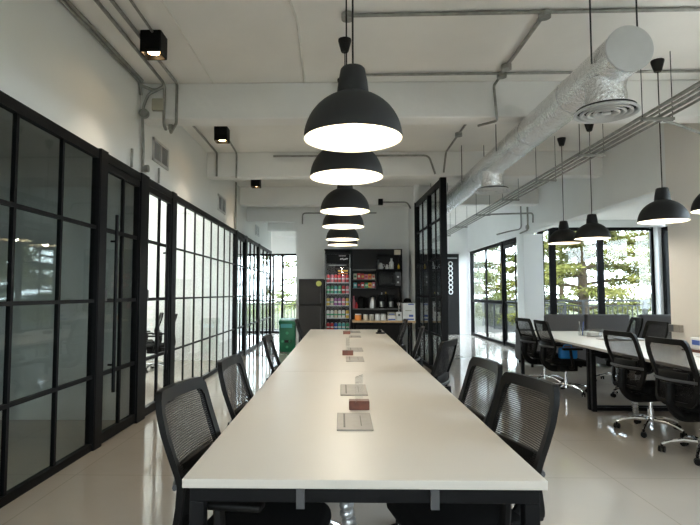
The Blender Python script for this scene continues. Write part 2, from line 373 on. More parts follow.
# tall glass screen beside the kitchen
def screen():
    a = Vector((1.655, 8.47, 0)); b = Vector((1.57, 10.93, 0)); L = (b-a).length; ang = math.atan2((b-a).y, (b-a).x) - PI/2
    win_n[0] += 1; bm = B(); zt = 3.245
    for y, w in ((0, .1), (L-.06, .06)): bx(bm, -.05, .05, y, y+w, 0, zt)
    bx(bm, -.03, .03, .1, L-.06, zt-.09, zt); bx(bm, -.03, .03, .1, L-.06, 0, .07)
    bx(bm, -.04, .04, L*.47-.035, L*.47+.035, .07, zt-.09)
    for y in (L*.25, L*.73): bx(bm, -.014, .014, y-.014, y+.014, .07, zt-.09)
    for z in (.65, 1.3, 1.95, 2.6): bx(bm, -.016, .016, .1, L-.06, z-.016, z+.016)
    f = struct('window_%d' % win_n[0], bm, 'frame'); f.location = a; f.rotation_euler = (0, 0, ang)
    for y0, y1 in ((.1, L*.25), (L*.25, L*.47), (L*.47, L*.73), (L*.73, L-.06)):
        bm = B(); bx(bm, -.003, .003, y0, y1, .05, zt-.05); obj('pane', bm, 'glass', f)
screen()

# ------------------------------------------------------------------ dark door with the white lettering
bm = B(); bx(bm, 2.1, 3.88, 17.42, 17.5, 0, 2.66); dr = struct('door_%d' % (door_n[0]+1), bm, 'unit')
bm = B()
for i in range(7):
    tube(bm, [(3.6+.062*math.cos(t*PI/6), 17.41, 2.33-.155*i+.07*math.sin(t*PI/6)) for t in range(12)], .017, 6, closed=True)
obj('lettering', bm, 'white', dr)
bm = B(); bx(bm, 3.46, 3.82, 17.40, 17.42, 2.5, 2.54); obj('top_strip', bm, 'steel', dr)

# ================================================================== TABLES
def table(x0, x1, y0, y1, label, lam, flaps, joints=(), rail=None):
    cx, cy = (x0+x1)/2, (y0+y1)/2; w, l = x1-x0, y1-y0
    t = thing('conference_table', label, 'table', (cx, cy, 0), 0, 'white topped office tables')
    bm = B(); bx(bm, -w/2, w/2, -l/2+.001, l/2-.001, .72, .75, .003); obj('tabletop', bm, lam, t)
    bm = B()
    for s in (-1, 1):
        bx(bm, -w/2+.02, w/2-.02, s*(l/2-.045)-.025, s*(l/2-.045)+.025, .668, .718, .004)
        bx(bm, s*(w/2-.2)-.02, s*(w/2-.2)+.02, -l/2+.07, l/2-.07, .675, .715)
    obj('frame', bm, 'frame', t)
    for q in (-1, 1):
        lx = .17 if q in joints else w/2-.045
        for s in (-1, 1):
            bm = B(); bx(bm, s*lx-.025, s*lx+.025, q*(l/2-.045)-.025, q*(l/2-.045)+.025, 0, .668, .004); obj('leg', bm, 'frame', t)
    for s in (-1, 1):
        if s == rail:
            bm = B(); bx(bm, -w/2+.07, w/2-.07, s*(l/2-.045)-.02, s*(l/2-.045)+.02, .012, .05); obj('foot_rail', bm, 'frame', t)
        for k in (-.21, .235):
            bm = B(); y_ = s*(l/2-.014); bx(bm, k-.014, k+.014, y_-.005, y_+.005, .652, .7195); obj('bracket', bm, 'bar', t)
    for fx, fy, ln in flaps:
        fx -= cx; fy -= cy
        bm = B(); bx(bm, fx-.083, fx+.083, fy-ln/2, fy+ln/2, .749, .757, .003); f = obj('cable_flap', bm, 'flap', t)
        bm = B(); bx(bm, fx-.052, fx-.044, fy-ln*.38, fy+ln*.42, .756, .7585); obj('flap_slot', bm, 'slot', f)
        bm = B(); bx(bm, fx+.028, fx+.032, fy-ln*.3, fy+ln*.3, .756, .758); obj('flap_lid_edge', bm, 'slot', f)
    return t
Y0 = 1.768
table(-.53, .675, Y0, Y0+2.395, 'near section of the long cream table with two cable flaps in its top', 'laminate', [(.06, 2.55, .33), (.075, 3.37, .36)], (1,))
table(-.53, .675, Y0+2.395, Y0+4.79, 'middle section of the long cream table between its two end sections', 'laminate', [(.122, 4.93, .33), (.145, 5.75, .34)], (-1, 1))
table(-.53, .675, Y0+4.79, Y0+7.185, 'far section of the long cream table, ending near the drinks cooler', 'laminate', [(.186, 7.42, .3), (.21, 8.32, .34)], (-1,))
T2L, T2R = 2.87, 4.07
table(T2L, T2R, 6.25, 8.64, 'far section of the shorter white table standing before the grey sofas', 'laminate2', [(3.5, 7.0, .34)], (), -1)
table(T2L, T2R, 3.86, 6.25, 'near section of the shorter white table beside the beige wall', 'laminate2', [(3.5, 5.0, .34)], (), 1)

# flexible cable spines under the tables
def spine(x, y, label):
    bm = B(); pts = [(x, y, .7), (x+.01, y-.01, .6), (x-.03, y+.02, .45), (x+.02, y+.03, .28), (x-.02, y-.02, .12), (x, y, 0.0)]
    P = smoothpath(pts, 6, .1); P = [Vector(p) for p in P]
    Q = []
    for a, b in zip(P, P[1:]):
        k = max(1, int((b-a).length/.008))
        for i in range(k): Q.append(a.lerp(b, i/k))
    tube(bm, Q, [.032 if i % 3 else .022 for i in range(len(Q))], 10)
    t = thing('cable_spine', label, 'cable spine', (0, 0, 0), 0, 'silver cable spines under the tables'); 
    t.location = (x, y, 0)
    o = obj('flexible_sleeve', bm, 'steel', t, True); o.data.transform(Matrix.Translation((-x, -y, 0)))
    bm = B(); cyl(bm, (0, 0, 0), .08, .018, 20); obj('floor_foot', bm, 'steel', t, True)
spine(.04, 2.3, 'silver flexible cable spine under the near end of the long cream table')
spine(3.28, 6.0, 'silver flexible cable spine hanging under the shorter white table')

# ================================================================== CHAIRS  (face +Y, origin on the floor)
def make_chair():
    t = thing('office_chair', 'x', 'chair')
    # back profile (y, z)
    prof = [(-.335, .99), (-.32, .92), (-.298, .84), (-.266, .75), (-.24, .68), (-.23, .64), (-.238, .58), (-.255, .50), (-.262, .44)]
    halfw = [.205, .222, .228, .226, .222, .22, .216, .205, .185]
    def bow(x, hw): return -.022*(1-(x/hw)**2)
    # outer frame: two side rails, top rail, bottom rail as broad flat loops
    bm = B(); pts = []
    left = [(-hw, y, z) for (y, z), hw in zip(prof, halfw)]
    right = [(hw, y, z) for (y, z), hw in zip(prof, halfw)]
    def strip(bm, inner, outer, th=.012):
        """thick strip between two polylines (closed)"""
        n = len(inner); vs = []
        for a, b in zip(inner, outer):
            vs.append([bm.verts.new((a[0], a[1]+th, a[2])), bm.verts.new((b[0], b[1]+th, b[2])), bm.verts.new((b[0], b[1]-th, b[2])), bm.verts.new((a[0], a[1]-th, a[2]))])
        for i in range(n):
            A, C2 = vs[i], vs[(i+1) % n]
            for k in range(4): bm.faces.new((A[k], A[(k+1) % 4], C2[(k+1) % 4], C2[k]))
    def loop(scale_in):
        L = []
        def at(u, k):
            y, z = prof[k]; hw = halfw[k]; x = u*hw; return (x, y+bow(x, hw), z)
        return at
    at = loop(0)
    def yz(zv):
        for (y0, z0), (y1, z1), h0, h1 in zip(prof, prof[1:], halfw, halfw[1:]):
            if z1 <= zv <= z0:
                f = (z0-zv)/(z0-z1); return y0+(y1-y0)*f, h0+(h1-h0)*f
        return (prof[0][0], halfw[0]) if zv > prof[0][1] else (prof[-1][0], halfw[-1])
    def P(x, z):
        y, hw = yz(z); hw = max(hw, abs(x)); return (x, y+bow(x, hw), z)
    def ring(inset, zt, zb, rc):
        pts = []; nz = 22; 
        zs = [zt-rc-(zt-zb-2*rc)*i/nz for i in range(nz+1)]
        for z in zs: pts.append(P(yz(z)[1]-inset, z))
        hwb = yz(zb)[1]-inset
        for i in range(1, 6):
            a = i/6*PI/2; pts.append(P(hwb-rc+rc*math.cos(a), zb+rc-rc*math.sin(a)))
        for i in range(9): pts.append(P((hwb-rc)*(1-2*i/8), zb))
        for i in range(1, 6):
            a = i/6*PI/2; pts.append(P(-(hwb-rc)-rc*math.sin(a), zb+rc-rc*math.cos(a)))
        for z in reversed(zs): pts.append(P(-(yz(z)[1]-inset), z))
        hwt = yz(zt)[1]-inset
        for i in range(1, 6):
            a = i/6*PI/2; pts.append(P(-(hwt-rc)-rc*math.cos(a), zt-rc+rc*math.sin(a)))
        for i in range(9): pts.append(P(-(hwt-rc)*(1-2*i/8), zt))
        for i in range(1, 6):
            a = i/6*PI/2; pts.append(P((hwt-rc)+rc*math.sin(a), zt-rc+rc*math.cos(a)))
        return pts
    strip(bm, ring(.034, .942, .472, .03), ring(0, .99, .44, .03), .013)
    obj('back_frame', bm, 'plastic', t, True)
    # mesh panel
    bm = B(); nz, nx = 26, 10; g = []
    for i in range(nz+1):
        z = .95-(.95-.47)*i/nz; y, hw = yz(z); hw -= .034
        row = []
        for j in range(nx+1):
            x = -hw+2*hw*j/nx; row.append(bm.verts.new((x, y+bow(x, hw+.034)+.004, z)))
        g.append(row)
    for i in range(nz):
        for j in range(nx): bm.faces.new((g[i][j], g[i][j+1], g[i+1][j+1], g[i+1][j]))
    obj('mesh_panel', bm, 'fabric', t, True)
    # lumbar bar, curved behind the back
    bm = B(); pts = []
    for i in range(13):
        x = -.215+.43*i/12; pts.append((x, -.256-.05*(1-(x/.215)**2), .645))
    tube(bm, pts, .009, 8, ry=1.4); obj('lumbar_bar', bm, 'bar', t, True)
    bm = B(); box(bm, (0, -.268, .665), (.3, .03, .1), None, .012); obj('lumbar_pad', bm, 'plastic', t, True)
    # spine under the back
    bm = B(); tube(bm, smoothpath([(0, -.30, .62), (0, -.315, .44), (0, -.22, .335), (0, 0, .325)], 6, .09), .03, 10, ry=1.4)
    obj('back_bracket', bm, 'plastic', t, True)
    # seat
    bm = B(); box(bm, (0, .03, .42), (.47, .47, .075), None, .034, 4)
    for v in bm.verts: v.co.z += .02*(abs(v.co.x)/.235)**2 - (.03*max(0, (v.co.y-.15)/.12)**2)
    obj('seat', bm, 'seat', t, True)
    bm = B(); box(bm, (0, .0, .345), (.2, .26, .08), None, .02); obj('tilt_mechanism', bm, 'plastic', t, True)
    # armrests
    for s in (-1, 1):
        bm = B(); tube(bm, smoothpath([(s*.16, -.02, .372), (s*.275, -.02, .375), (s*.285, -.05, .50), (s*.275, -.06, .61)], 5, .05), .018, 8, ry=1.5)
        a = obj('armrest', bm, 'plastic', t, True)
        bm = B(); box(bm, (s*.27, -.03, .622), (.07, .26, .028), None, .012, 3); obj('arm_pad', bm, 'plastic', a, True)
    bm = B(); cyl(bm, (0, 0, .09), .027, .13, 16); cyl(bm, (0, 0, .2), .017, .13, 14); obj('gas_lift', bm, 'chrome', t, True)
    bm = B(); cyl(bm, (0, 0, .075), .045, .06, 18)
    for k in range(5):
        a = 2*PI*k/5+PI/2; d = Vector((math.cos(a), math.sin(a), 0))
        tube(bm, [d*.03+Vector((0, 0, .115)), d*.14+Vector((0, 0, .118)), d*.24+Vector((0, 0, .095)), d*.3+Vector((0, 0, .068))], [.022, .018, .015, .014], 8)
    obj('star_base', bm, 'chrome', t, True)
    for k in range(5):
        a = 2*PI*k/5+PI/2; bm = B(); rot = Matrix.Rotation(a+.6*k, 4, 'Z'); c = Vector((math.cos(a)*.3, math.sin(a)*.3, 0))
        for s in (-1, 1):
            m4 = Matrix.Translation(c+Vector((0, 0, .026))) @ rot @ Matrix.Translation((0, s*.016, 0)) @ Matrix.Rotation(PI/2, 4, 'X')
            bmesh.ops.create_cone(bm, cap_ends=True, segments=16, radius1=.026, radius2=.026, depth=.018, matrix=m4)
        bmesh.ops.create_cone(bm, cap_ends=True, segments=10, radius1=.01, radius2=.01, depth=.04, matrix=Matrix.Translation(c+Vector((0, 0, .05))))
        obj('caster', bm, 'plastic', t, True)
    return t
chair0 = make_chair()
used = [False]
def chair(x, y, face, label, group):
    """face = compass angle in degrees of the direction the seat faces (0 = +X, 90 = +Y)"""
    rz = math.radians(face-90)
    if not used[0]:
        used[0] = True; chair0.location = (x, y, 0); chair0.rotation_euler = (0, 0, rz); chair0['label'] = label; chair0['group'] = group; return chair0
    return dup(chair0, (x, y, 0), rz, label, group)
def seat_at(bx_, by_, face, label, group):
    """place by the point where the middle of the back's top edge stands"""
    a = math.radians(face); chair(bx_+.35*math.cos(a), by_+.35*math.sin(a), face, label, group)
GL = 'black mesh chairs along the long cream table'
seat_at(-0.682, 2.203, -8, 'black mesh chair on the glass wall side, nearest the near end of the long table', GL)
seat_at(-0.663, 3.058, -4, 'black mesh chair on the glass wall side, second from the long table\'s near end', GL)
seat_at(-0.667, 4.636, 0, 'black mesh chair on the glass wall side, alone beside the middle of the long table', GL)
seat_at(-0.657, 7.549, 2, 'black mesh chair in front of the green bin at the long table\'s far end', GL)
seat_at(0.847, 2.377, 192, 'black mesh chair on the open side, nearest the near end of the long table', GL)
seat_at(0.819, 2.971, 186, 'black mesh chair on the open side, second from the long table\'s near end', GL)
seat_at(0.877, 4.247, 152, 'black mesh chair turned askew, in front of the tall glass screen\'s black post', GL)
seat_at(0.906, 5.893, 172, 'black mesh chair beside the tall glass screen, between the askew one and the far one', GL)
seat_at(0.925, 7.549, 178, 'black mesh chair at the long table\'s far corner, below the white box on the counter', GL)
G2 = 'black mesh chairs around the shorter white table'
seat_at(2.706, 7.987, 10, 'black mesh chair at the far corner of the shorter white table, hall side', G2)
seat_at(2.717, 7.305, 3, 'black mesh chair on the shorter table\'s hall side, second from the far corner', G2)
seat_at(2.718, 5.260, 12, 'black mesh chair on the shorter table\'s hall side, just before the middle leg', G2)
seat_at(2.688, 4.461, 12, 'black mesh chair with chrome base, nearest the viewer at the shorter white table', G2)
seat_at(4.539, 8.159, 172, 'black mesh chair in the window bay near the grey sofas', G2)
seat_at(4.208, 7.083, 184, 'black mesh chair beside the beige wall\'s edge, facing the shorter white table', G2)
G3 = 'black mesh chairs inside the white glass room'
chair(-3.75, 9.9, 205, 'black mesh chair inside the white glass room, partly behind another chair', G3)
chair(-3.30, 9.3, 190, 'black mesh chair inside the white glass room, seen through the second glass door', G3)

# ================================================================== PENDANT LAMPS
def make_pendant():
    t = thing('pendant_lamp', 'x', 'pendant lamp')
    # origin at rim centre
    R = .22; prof = []
    for i in range(15):
        a = i/14*math.radians(74); prof.append((R*math.cos(a)*1.0 if i else R, .205*math.sin(a)/math.sin(math.radians(74))))
    prof = [(max(r, .07), z) for r, z in prof]
    outer = prof + [(.071, .215), (.066, .26), (.055, .318), (.048, .326), (0.004, .328)]
    bm = B(); lathe(bm, outer, 48, (0, 0, 0)); obj('lamp_shade', bm, 'pendant', t, True)
    inner = [(R, 0), (R-.004, .002)] + [(max(r-.006, .02), z-.004) for r, z in prof[1:]] + [(.02, .2)]
    bm = B(); lathe(bm, inner, 48, (0, 0, 0), False, True); obj('shade_lining', bm, 'pendin', t, True)
    bm = B(); lathe(bm, [(.004, 0), (.022, .006), (.032, .022), (.034, .04), (.026, .065), (.016, .085), (.016, .13)], 20, (0, 0, .06), True, True); obj('bulb', bm, 'bulb', t, True)
    return t
pend0 = make_pendant(); pend_used = [False]
def pendant(x, y, z, label, group, power=3.2):
    if not pend_used[0]:
        pend_used[0] = True; t = pend0; t.location = (x, y, z); t['label'] = label; t['group'] = group
    else: t = dup(pend0, (x, y, z), None, label, group)
    bm = B(); tube(bm, [(0, 0, .32), (0, 0, H-z-.01)], .005, 6); obj('cord', bm, 'pendant', t)
    bm = B(); lathe(bm, [(.03, 0), (.036, .01), (.06, .1), (.06, .115)], 20, (0, 0, H-z-.115), True, True); obj('ceiling_cup', bm, 'pendant', t, True)
    d = bpy.data.lights.new('lamp_light', 'POINT'); d.energy = power; d.color = (1, .91, .77); d.shadow_soft_size = .045
    l = bpy.data.objects.new('lamp_light', d); COL.objects.link(l); l.parent = t; l.location = (0, 0, .03)
GP = 'black dome pendants above the long cream table'
for (x, y, z), lab in zip([(.051, 2.31, 2.05), (.03, 3.13, 2.06), (.03, 4.62, 2.085), (.016, 5.5, 2.062), (.012, 6.95, 2.074), (.018, 7.7, 2.07)],
    ['biggest looking black dome pendant lamp, hanging above the near end of the table', 'black dome pendant lamp directly behind the biggest looking one above the table',
     'black dome pendant lamp above the table, third along the row from the near end', 'black dome pendant lamp above the table, fourth along the row from the near end',
     'black dome pendant lamp above the table, second last of the row', 'black dome pendant lamp above the table\'s far end, last of the row before the cooler']):
    pendant(x, y, z, lab, GP)
GQ = 'black dome pendants above the shorter white table'
for (x, y, z), lab in zip([(3.25, 7.7, 2.09), (3.33, 7.0, 2.085), (3.11, 5.10, 2.055), (3.24, 4.5, 2.07)],
    ['black dome pendant lamp farthest along above the shorter table, before the bay window', 'black dome pendant lamp overlapping the farthest one above the shorter table',
     'large black dome pendant lamp hanging in front of the beige wall edge', 'black dome pendant lamp cut off by the picture\'s edge above the shorter table']):
    pendant(x, y, z, lab, GQ, 2.6)

# ceiling cube downlights
def downlight(x, y, lab):
    t = thing('ceiling_cube_light', lab, 'ceiling light', (x, y, H), 0, 'black cube lights on the ceiling'); s = .085
    bm = B()
    for sx in (-1, 1): bx(bm, sx*s-.006, sx*s+.006, -s, s, -.19, 0); bx(bm, -s, s, sx*s-.006, sx*s+.006, -.19, 0)
    bx(bm, -s, s, -s, s, -.145, 0); obj('housing', bm, 'frame', t)
    bm = B(); cyl(bm, (0, 0, -.165), .05, .018, 24); obj('led_disc', bm, 'led', t, True)
    d = bpy.data.lights.new('spot_light', 'SPOT'); d.energy = 22; d.color = (1, .82, .6); d.spot_size = math.radians(95); d.spot_blend = .6; d.shadow_soft_size = .04
    l = bpy.data.objects.new('spot_light', d); COL.objects.link(l); l.parent = t; l.location = (0, 0, -.17)
downlight(-1.66, 4.50, 'black cube ceiling light before the first beam, above the glass door')
downlight(-1.66, 7.15, 'black cube ceiling light between the first and second beam')
downlight(-1.70, 10.3, 'small looking black cube ceiling light just beyond the second beam')

# light panels added out of view to brighten the glass rooms
def panel(x, y, lab):
    t = thing('added_light_panel', lab, 'ceiling light', (x, y, 3.58), 0, 'added light panels in the glass rooms')
    bm = B(); bx(bm, -.62, .62, -.62, .62, .0, .04); obj('panel_frame', bm, 'white', t)
    bm = B(); bx(bm, -.58, .58, -.58, .58, -.006, .0); obj('diffuser', bm, 'panel', t)
    for sx in (-.5, .5):
        bm = B(); tube(bm, [(sx, 0, .04), (sx, 0, H-3.58)], .004, 6); obj('hanger_wire', bm, 'steel', t)
panel(-4.2, 7.2, 'added unseen light panel in the white glass room, nearer its doors')
panel(-4.2, 9.4, 'added unseen light panel in the white glass room, above the chairs')
panel(-4.2, 13.6, 'added unseen light panel in the last glass room along the corridor')

# ================================================================== DUCT
DX, DZ, DR = 2.03, 3.085, .16
t = thing('air_duct', 'fat silver foil wrapped air duct running under the ceiling', 'duct', (DX, 3.65, DZ))
bm = B(); n = 160; L = 13.0
rings = []
for i in range(n+1):
    y = L*i/n; rings.append([bm.verts.new(((DR+random.uniform(-.0035, .0035))*math.cos(2*PI*j/36), y, (DR+random.uniform(-.0035, .0035))*math.sin(2*PI*j/36))) for j in range(36)])
for A, C2 in zip(rings, rings[1:]):
    for j in range(36): bm.faces.new((A[j], A[(j+1) % 36], C2[(j+1) % 36], C2[j]))
obj('foil_jacket', bm, 'foil', t, True)
bm = B(); m4 = Matrix.Translation((0, -.004, 0)) @ Matrix.Rotation(PI/2, 4, 'X'); bmesh.ops.create_cone(bm, cap_ends=True, segments=40, radius1=DR+.006, radius2=DR+.006, depth=.02, matrix=m4)
obj('end_cap', bm, 'diff', t)
for y in (.9, 1.9, 2.3, 3.9, 5.9, 7.9):
    bm = B(); m4 = Matrix.Translation((0, y, 0)) @ Matrix.Rotation(PI/2, 4, 'X'); bmesh.ops.create_cone(bm, cap_ends=False, segments=40, radius1=DR+.005, radius2=DR+.005, depth=.06, matrix=m4)
    obj('tape_band', bm, 'tape', t, True)
for y in (.19, 2.6, 4.4, 7.2):
    for s in (-1, 1):
        bm = B(); tube(bm, [(s*(DR+.012), y, -.02), (s*(DR+.012), y, H-DZ)], .006, 6); obj('hanger_rod', bm, 'rail', t)
def diffuser(y, R, z, lab):
    t = thing('air_diffuser', lab, 'air vent', (DX-.02, y, z), 0, 'round air vents under the foil duct')
    bm = B(); zt = DZ-DR-z+.05
    lathe(bm, [(R*.62, .02), (R*.62+.004, zt*.5), (R*.6, zt*.75), (R*.66, zt)], 36); obj('neck', bm, 'foil', t, True)
    for k, ra in enumerate((R, R*.80, R*.60, R*.41)):
        w = R*.1; bm = B(); lathe(bm, [(ra, .012), (ra, .004), (ra-w*.4, 0), (ra-w, .006), (ra-w*1.2, .03), (ra-w*.9, .03), (ra-.003, .012)], 40); obj('ring_vane', bm, 'diff', t, True)
    bm = B(); lathe(bm, [(.002, 0), (R*.14, .002), (R*.12, .03)], 24, cap1=True); obj('centre_cone', bm, 'diff', t, True)
    bm = B(); cyl(bm, (0, 0, .035), R*.9, .008, 36); obj('gap_shade_disc', bm, 'dark', t)  # dark disc paints in the shade between the ring vanes
diffuser(3.95, .23, 2.72, 'round air vent with rings below the near end of the foil duct')
diffuser(6.96, .225, 2.71, 'round air vent farther along the foil duct, beyond the pendants')

# ================================================================== CONDUITS
def conduit(pts, r, lab, group='grey conduits', m='galv', rad=.08, name='conduit', clips=0):
    P = [Vector(p) for p in pts]; bm = B(); tube(bm, smoothpath(P, 5, rad), r, 8); o = obj(name, bm, m, None, True)
    tag(o, lab, 'pipe', group); return o
def jbox(c, lab, r=.045, axis='Z', m='galv', square=False):
    bm = B()
    if square: box(bm, c, (.1, .05, .12), None, .006)
    else:
        rot = Matrix.Rotation(PI/2, 4, axis) if axis != 'Z' else Matrix.Identity(4)
        bmesh.ops.create_cone(bm, cap_ends=True, segments=18, radius1=r, radius2=r, depth=.05, matrix=Matrix.Translation(c) @ rot)
    tag(obj('junction_box', bm, m, None, True), lab, 'junction box', 'junction boxes')
zc = H-.02
GC = 'grey conduits along the left ceiling'
conduit([(-2.165, 3.04, zc), (-2.165, 5.5, zc), (-2.165, 5.52, 3.5)], .018, 'grey conduit in the corner where the white wall above the glass meets the ceiling', GC)
conduit([(-2.125, 3.04, zc), (-2.125, 5.45, zc)], .014, 'thin grey conduit beside the corner one along the wall', GC)
conduit([(-1.89, 3.04, zc), (-1.92, 5.54, zc), (-1.92, 5.54, 3.18), (-1.95, 5.70, 3.18)], .016, 'grey conduit passing the first cube light and dropping down the first beam', GC)
conduit([(-1.78, 3.04, zc), (-1.78, 5.53, zc), (-1.78, 5.53, 3.19), (-1.95, 5.87, 3.19), (-1.97, 5.9, 3.3), (-2.0, 5.92, zc), (-2.02, 8.36, zc), (-2.02, 8.36, 3.25)], .016, 'grey conduit bending round the first beam and on to the second beam', GC, rad=.03)
conduit([(-1.62, 3.04, zc), (-1.64, 4.4, zc)], .012, 'thin grey conduit ending at the first cube light', GC)
conduit([(-1.66, 7.24, zc), (-1.70, 8.36, zc), (-1.70, 8.36, 3.22)], .014, 'grey conduit from the second cube light down the second beam', GC)
conduit([(-2.0, 5.54, 3.56), (-2.09, 5.54, 3.52), (-2.15, 5.54, 3.38), (-2.15, 5.54, 3.2), (-2.16, 5.6, 2.95), (-2.16, 5.6, 2.68)], .016, 'bent grey conduit dropping from the beam to the glass wall frame', GC)
conduit([(-2.16, 5.5, 3.6), (-2.02, 5.54, 3.55), (-1.92, 5.53, 3.6)], .018, 'short wavy grey conduit on the first beam beside the wall corner', GC)
conduit([(-2.16, 5.3, 2.66), (-2.16, 5.3, 2.85)], .014, 'short grey pipe stub above the glass wall, left of the bent conduit', GC)
conduit([(-2.16, 6.1, 2.66), (-2.16, 6.1, 2.84)], .014, 'short grey pipe stub above the glass wall, right of the bent conduit', GC)
conduit([(-2.16, 10.6, 2.66), (-2.16, 10.6, 3.2), (-2.16, 10.6, H-.02)], .02, 'tall grey conduit standing on the wall beyond the second vent', GC)
jbox((-2.13, 5.53, 3.3), 'round junction box on the first beam at the wall corner', .05, 'X')
bm = B(); box(bm, (-1.985, 5.545, 3.40), (.13, .05, .13), None, .008); tag(obj('junction_box', bm, 'boxgrey'), 'square pale beige junction box on the first beam', 'junction box', 'junction boxes')
jbox((-2.13, 5.62, 2.72), 'small junction box on top of the glass wall beside the first vent', .04, 'Y')
jbox((-1.9, 5.72, 3.21), 'small junction box under the first beam', .03)
# ceiling cross runs on the right
GX = 'grey conduits across the right ceiling'
conduit([(.03, 4.17, zc), (4.15, 4.1, zc)], .016, 'grey conduit crossing the ceiling nearest the viewer, towards the duct', GX)
conduit([(.03, 5.35, zc), (4.15, 5.3, zc)], .014, 'grey conduit crossing the ceiling just before the first beam', GX)
conduit([(1.65, 4.2, zc), (1.65, 5.3, zc)], .018, 'short grey conduit linking the two ceiling cross runs', GX)
conduit([(1.66, 5.36, zc), (1.63, 5.53, 3.58), (1.66, 5.53, 3.2), (1.5, 5.7, 3.2)], .014, 'grey conduit dropping from the cross run over the first beam\'s face', GX, rad=.03)
conduit([(1.66, 5.95, zc), (1.68, 8.36, zc), (1.64, 8.37, 3.3)], .016, 'grey conduit along the ceiling towards the top of the tall glass screen', GX)
conduit([(-1.1, 8.34, 3.57), (1.4, 8.34, 3.57), (1.5, 8.34, 3.27)], .016, 'grey conduit across the second beam, bending down by the glass screen', GX)
for c, lab in (((.05, 4.17, H-.03), 'round junction box beside the pendant cords'), ((1.65, 4.17, H-.03), 'round junction box where the near cross run meets the short link'),
               ((1.65, 5.16, H-.03), 'round junction box at the middle of the short link'), ((1.66, 5.35, H-.03), 'round junction box on the cross run before the first beam'), ((1.67, 7.4, H-.03), 'round junction box near the top of the tall glass screen')):
    jbox(c, lab, .05)
# white surface cable on the ceiling
conduit([(-.40, 3.04, H-.008), (-.41, 3.9, H-.008), (-.37, 4.3, H-.008), (-.40, 5.55, H-.008)], .012, 'white painted cable running along the ceiling left of the pendants', 'white ceiling cables', 'whitecable')
conduit([(-1.40, 3.04, H-.006), (-1.40, 5.56, H-.006)], .008, 'thin white painted cable running along the ceiling by the cube light', 'white ceiling cables', 'whitecable')
# hung conduit rack under the beams on the right
t = thing('conduit_rack', 'bundle of grey conduits hung on rods below the beams along the window side', 'pipe rack', (2.97, 0, 3.03))
for k, dx in enumerate((-.125, -.05, .03, .115)):
    bm = B(); tube(bm, [(dx, 1.0, .0), (dx, 17.4, .0)],   .013 if k % 2 else .017, 8); obj('conduit_run', bm, 'galv', t, True)
for y in (3.6, 4.9, 6.2, 7.6, 9.2, 11.0, 13.0, 15.0):
    bm = B(); bx(bm, -.15, .15, y-.02, y+.02, -.045, -.02); obj('rack_strut', bm, 'galv', t)
    for s in (-1, 1):
        bm = B(); tube(bm, [(s*.14, y, -.05), (s*.14, y, H-3.03)], .004, 6); obj('hanger_rod', bm, 'rail', t)
GR = 'grey conduits on the window side wall'
conduit([(3.06, 4.95, 3.0), (3.2, 4.98, 2.97), (4.17, 5.6, 2.95), (4.18, 5.7, 2.5)], .014, 'grey conduit curving down from the hung bundle near the picture\'s edge', GR)
conduit([(4.18, 11.8, 3.3), (4.18, 11.8, 2.78), (4.18, 12.3, 2.76)], .02, 'grey conduit on the wall above the white pillar', GR)
conduit([(4.17, 12.2, 3.4), (4.17, 12.2, 2.85), (3.9, 12.2, 2.8), (3.6, 12.2, 2.72)], .016, 'grey conduit reaching out from above the white pillar', GR)
conduit([(3.06, 10.9, 3.0), (4.16, 11.4, 3.1), (4.17, 11.45, 2.9)], .018, 'grey conduit looping from the hung bundle to the wall', GR)
jbox((4.17, 11.8, 2.84), 'junction box above the white pillar', .05, 'Y')
# kitchen wall conduits
GK = 'grey conduits on the kitchen wall'
conduit([(-.9, 11.98, 2.95), (-.9, 11.98, 3.2), (.8, 11.98, 3.2)], .016, 'grey conduit on the kitchen wall behind the farthest pendants', GK)
conduit([(.85, 11.12, 3.3), (1.4, 11.12, 3.3), (1.47, 11.12, 3.16)], .016, 'grey conduit on the third beam ending at the kitchen corner', GK)
bm = B(); box(bm, (.83, 11.10, 3.3), (.1, .08, .13), None, .01); tag(obj('junction_box', bm, 'frame'), 'black square box on the third beam above the kitchen', 'junction box', 'junction boxes')

# ------------------------------------------------------------------ wall vents
def vent(y0, y1, z0, z1, lab):
    t = thing('wall_vent', lab, 'vent', (XL, (y0+y1)/2, (z0+z1)/2), 0, 'slatted vents in the left wall'); w, h = (y1-y0)/2, (z1-z0)/2
    bm = B(); bx(bm, 0, .02, -w, w, -h, -h+.03); bx(bm, 0, .02, -w, w, h-.03, h); bx(bm, 0, .02, -w, -w+.03, -h, h); bx(bm, 0, .02, w-.03, w, -h, h); bx(bm, 0, .02, -.012, .012, -h, h); obj('vent_frame', bm, 'diff', t)
    bm = B(); n = 11
    for i in range(n):
        z = -h+.04+(2*h-.08)*i/(n-1); box(bm, (.006, 0, z), (.016, 2*w-.06, .006), Matrix.Rotation(.6, 3, 'Y'))
    obj('louvres', bm, 'diff', t)
    bm = B(); bx(bm, -.002, .002, -w+.02, w-.02, -h+.02, h-.02); obj('back', bm, 'bar', t)
vent(5.94, 6.48, 2.9, 3.17, 'slatted vent in the white wall just beyond the first beam')
vent(9.15, 9.75, 2.83, 3.12, 'slatted vent in the white wall beyond the second beam')
vent(13.2, 13.75, 2.84, 3.1, 'small looking slatted vent in the white wall by the corridor')

# ================================================================== KITCHEN
def simple(name, label, cat, bm, m, loc=None, group=None, smooth=True):
    return tag(obj(name, bm, m, None, smooth, loc), label, cat, group)
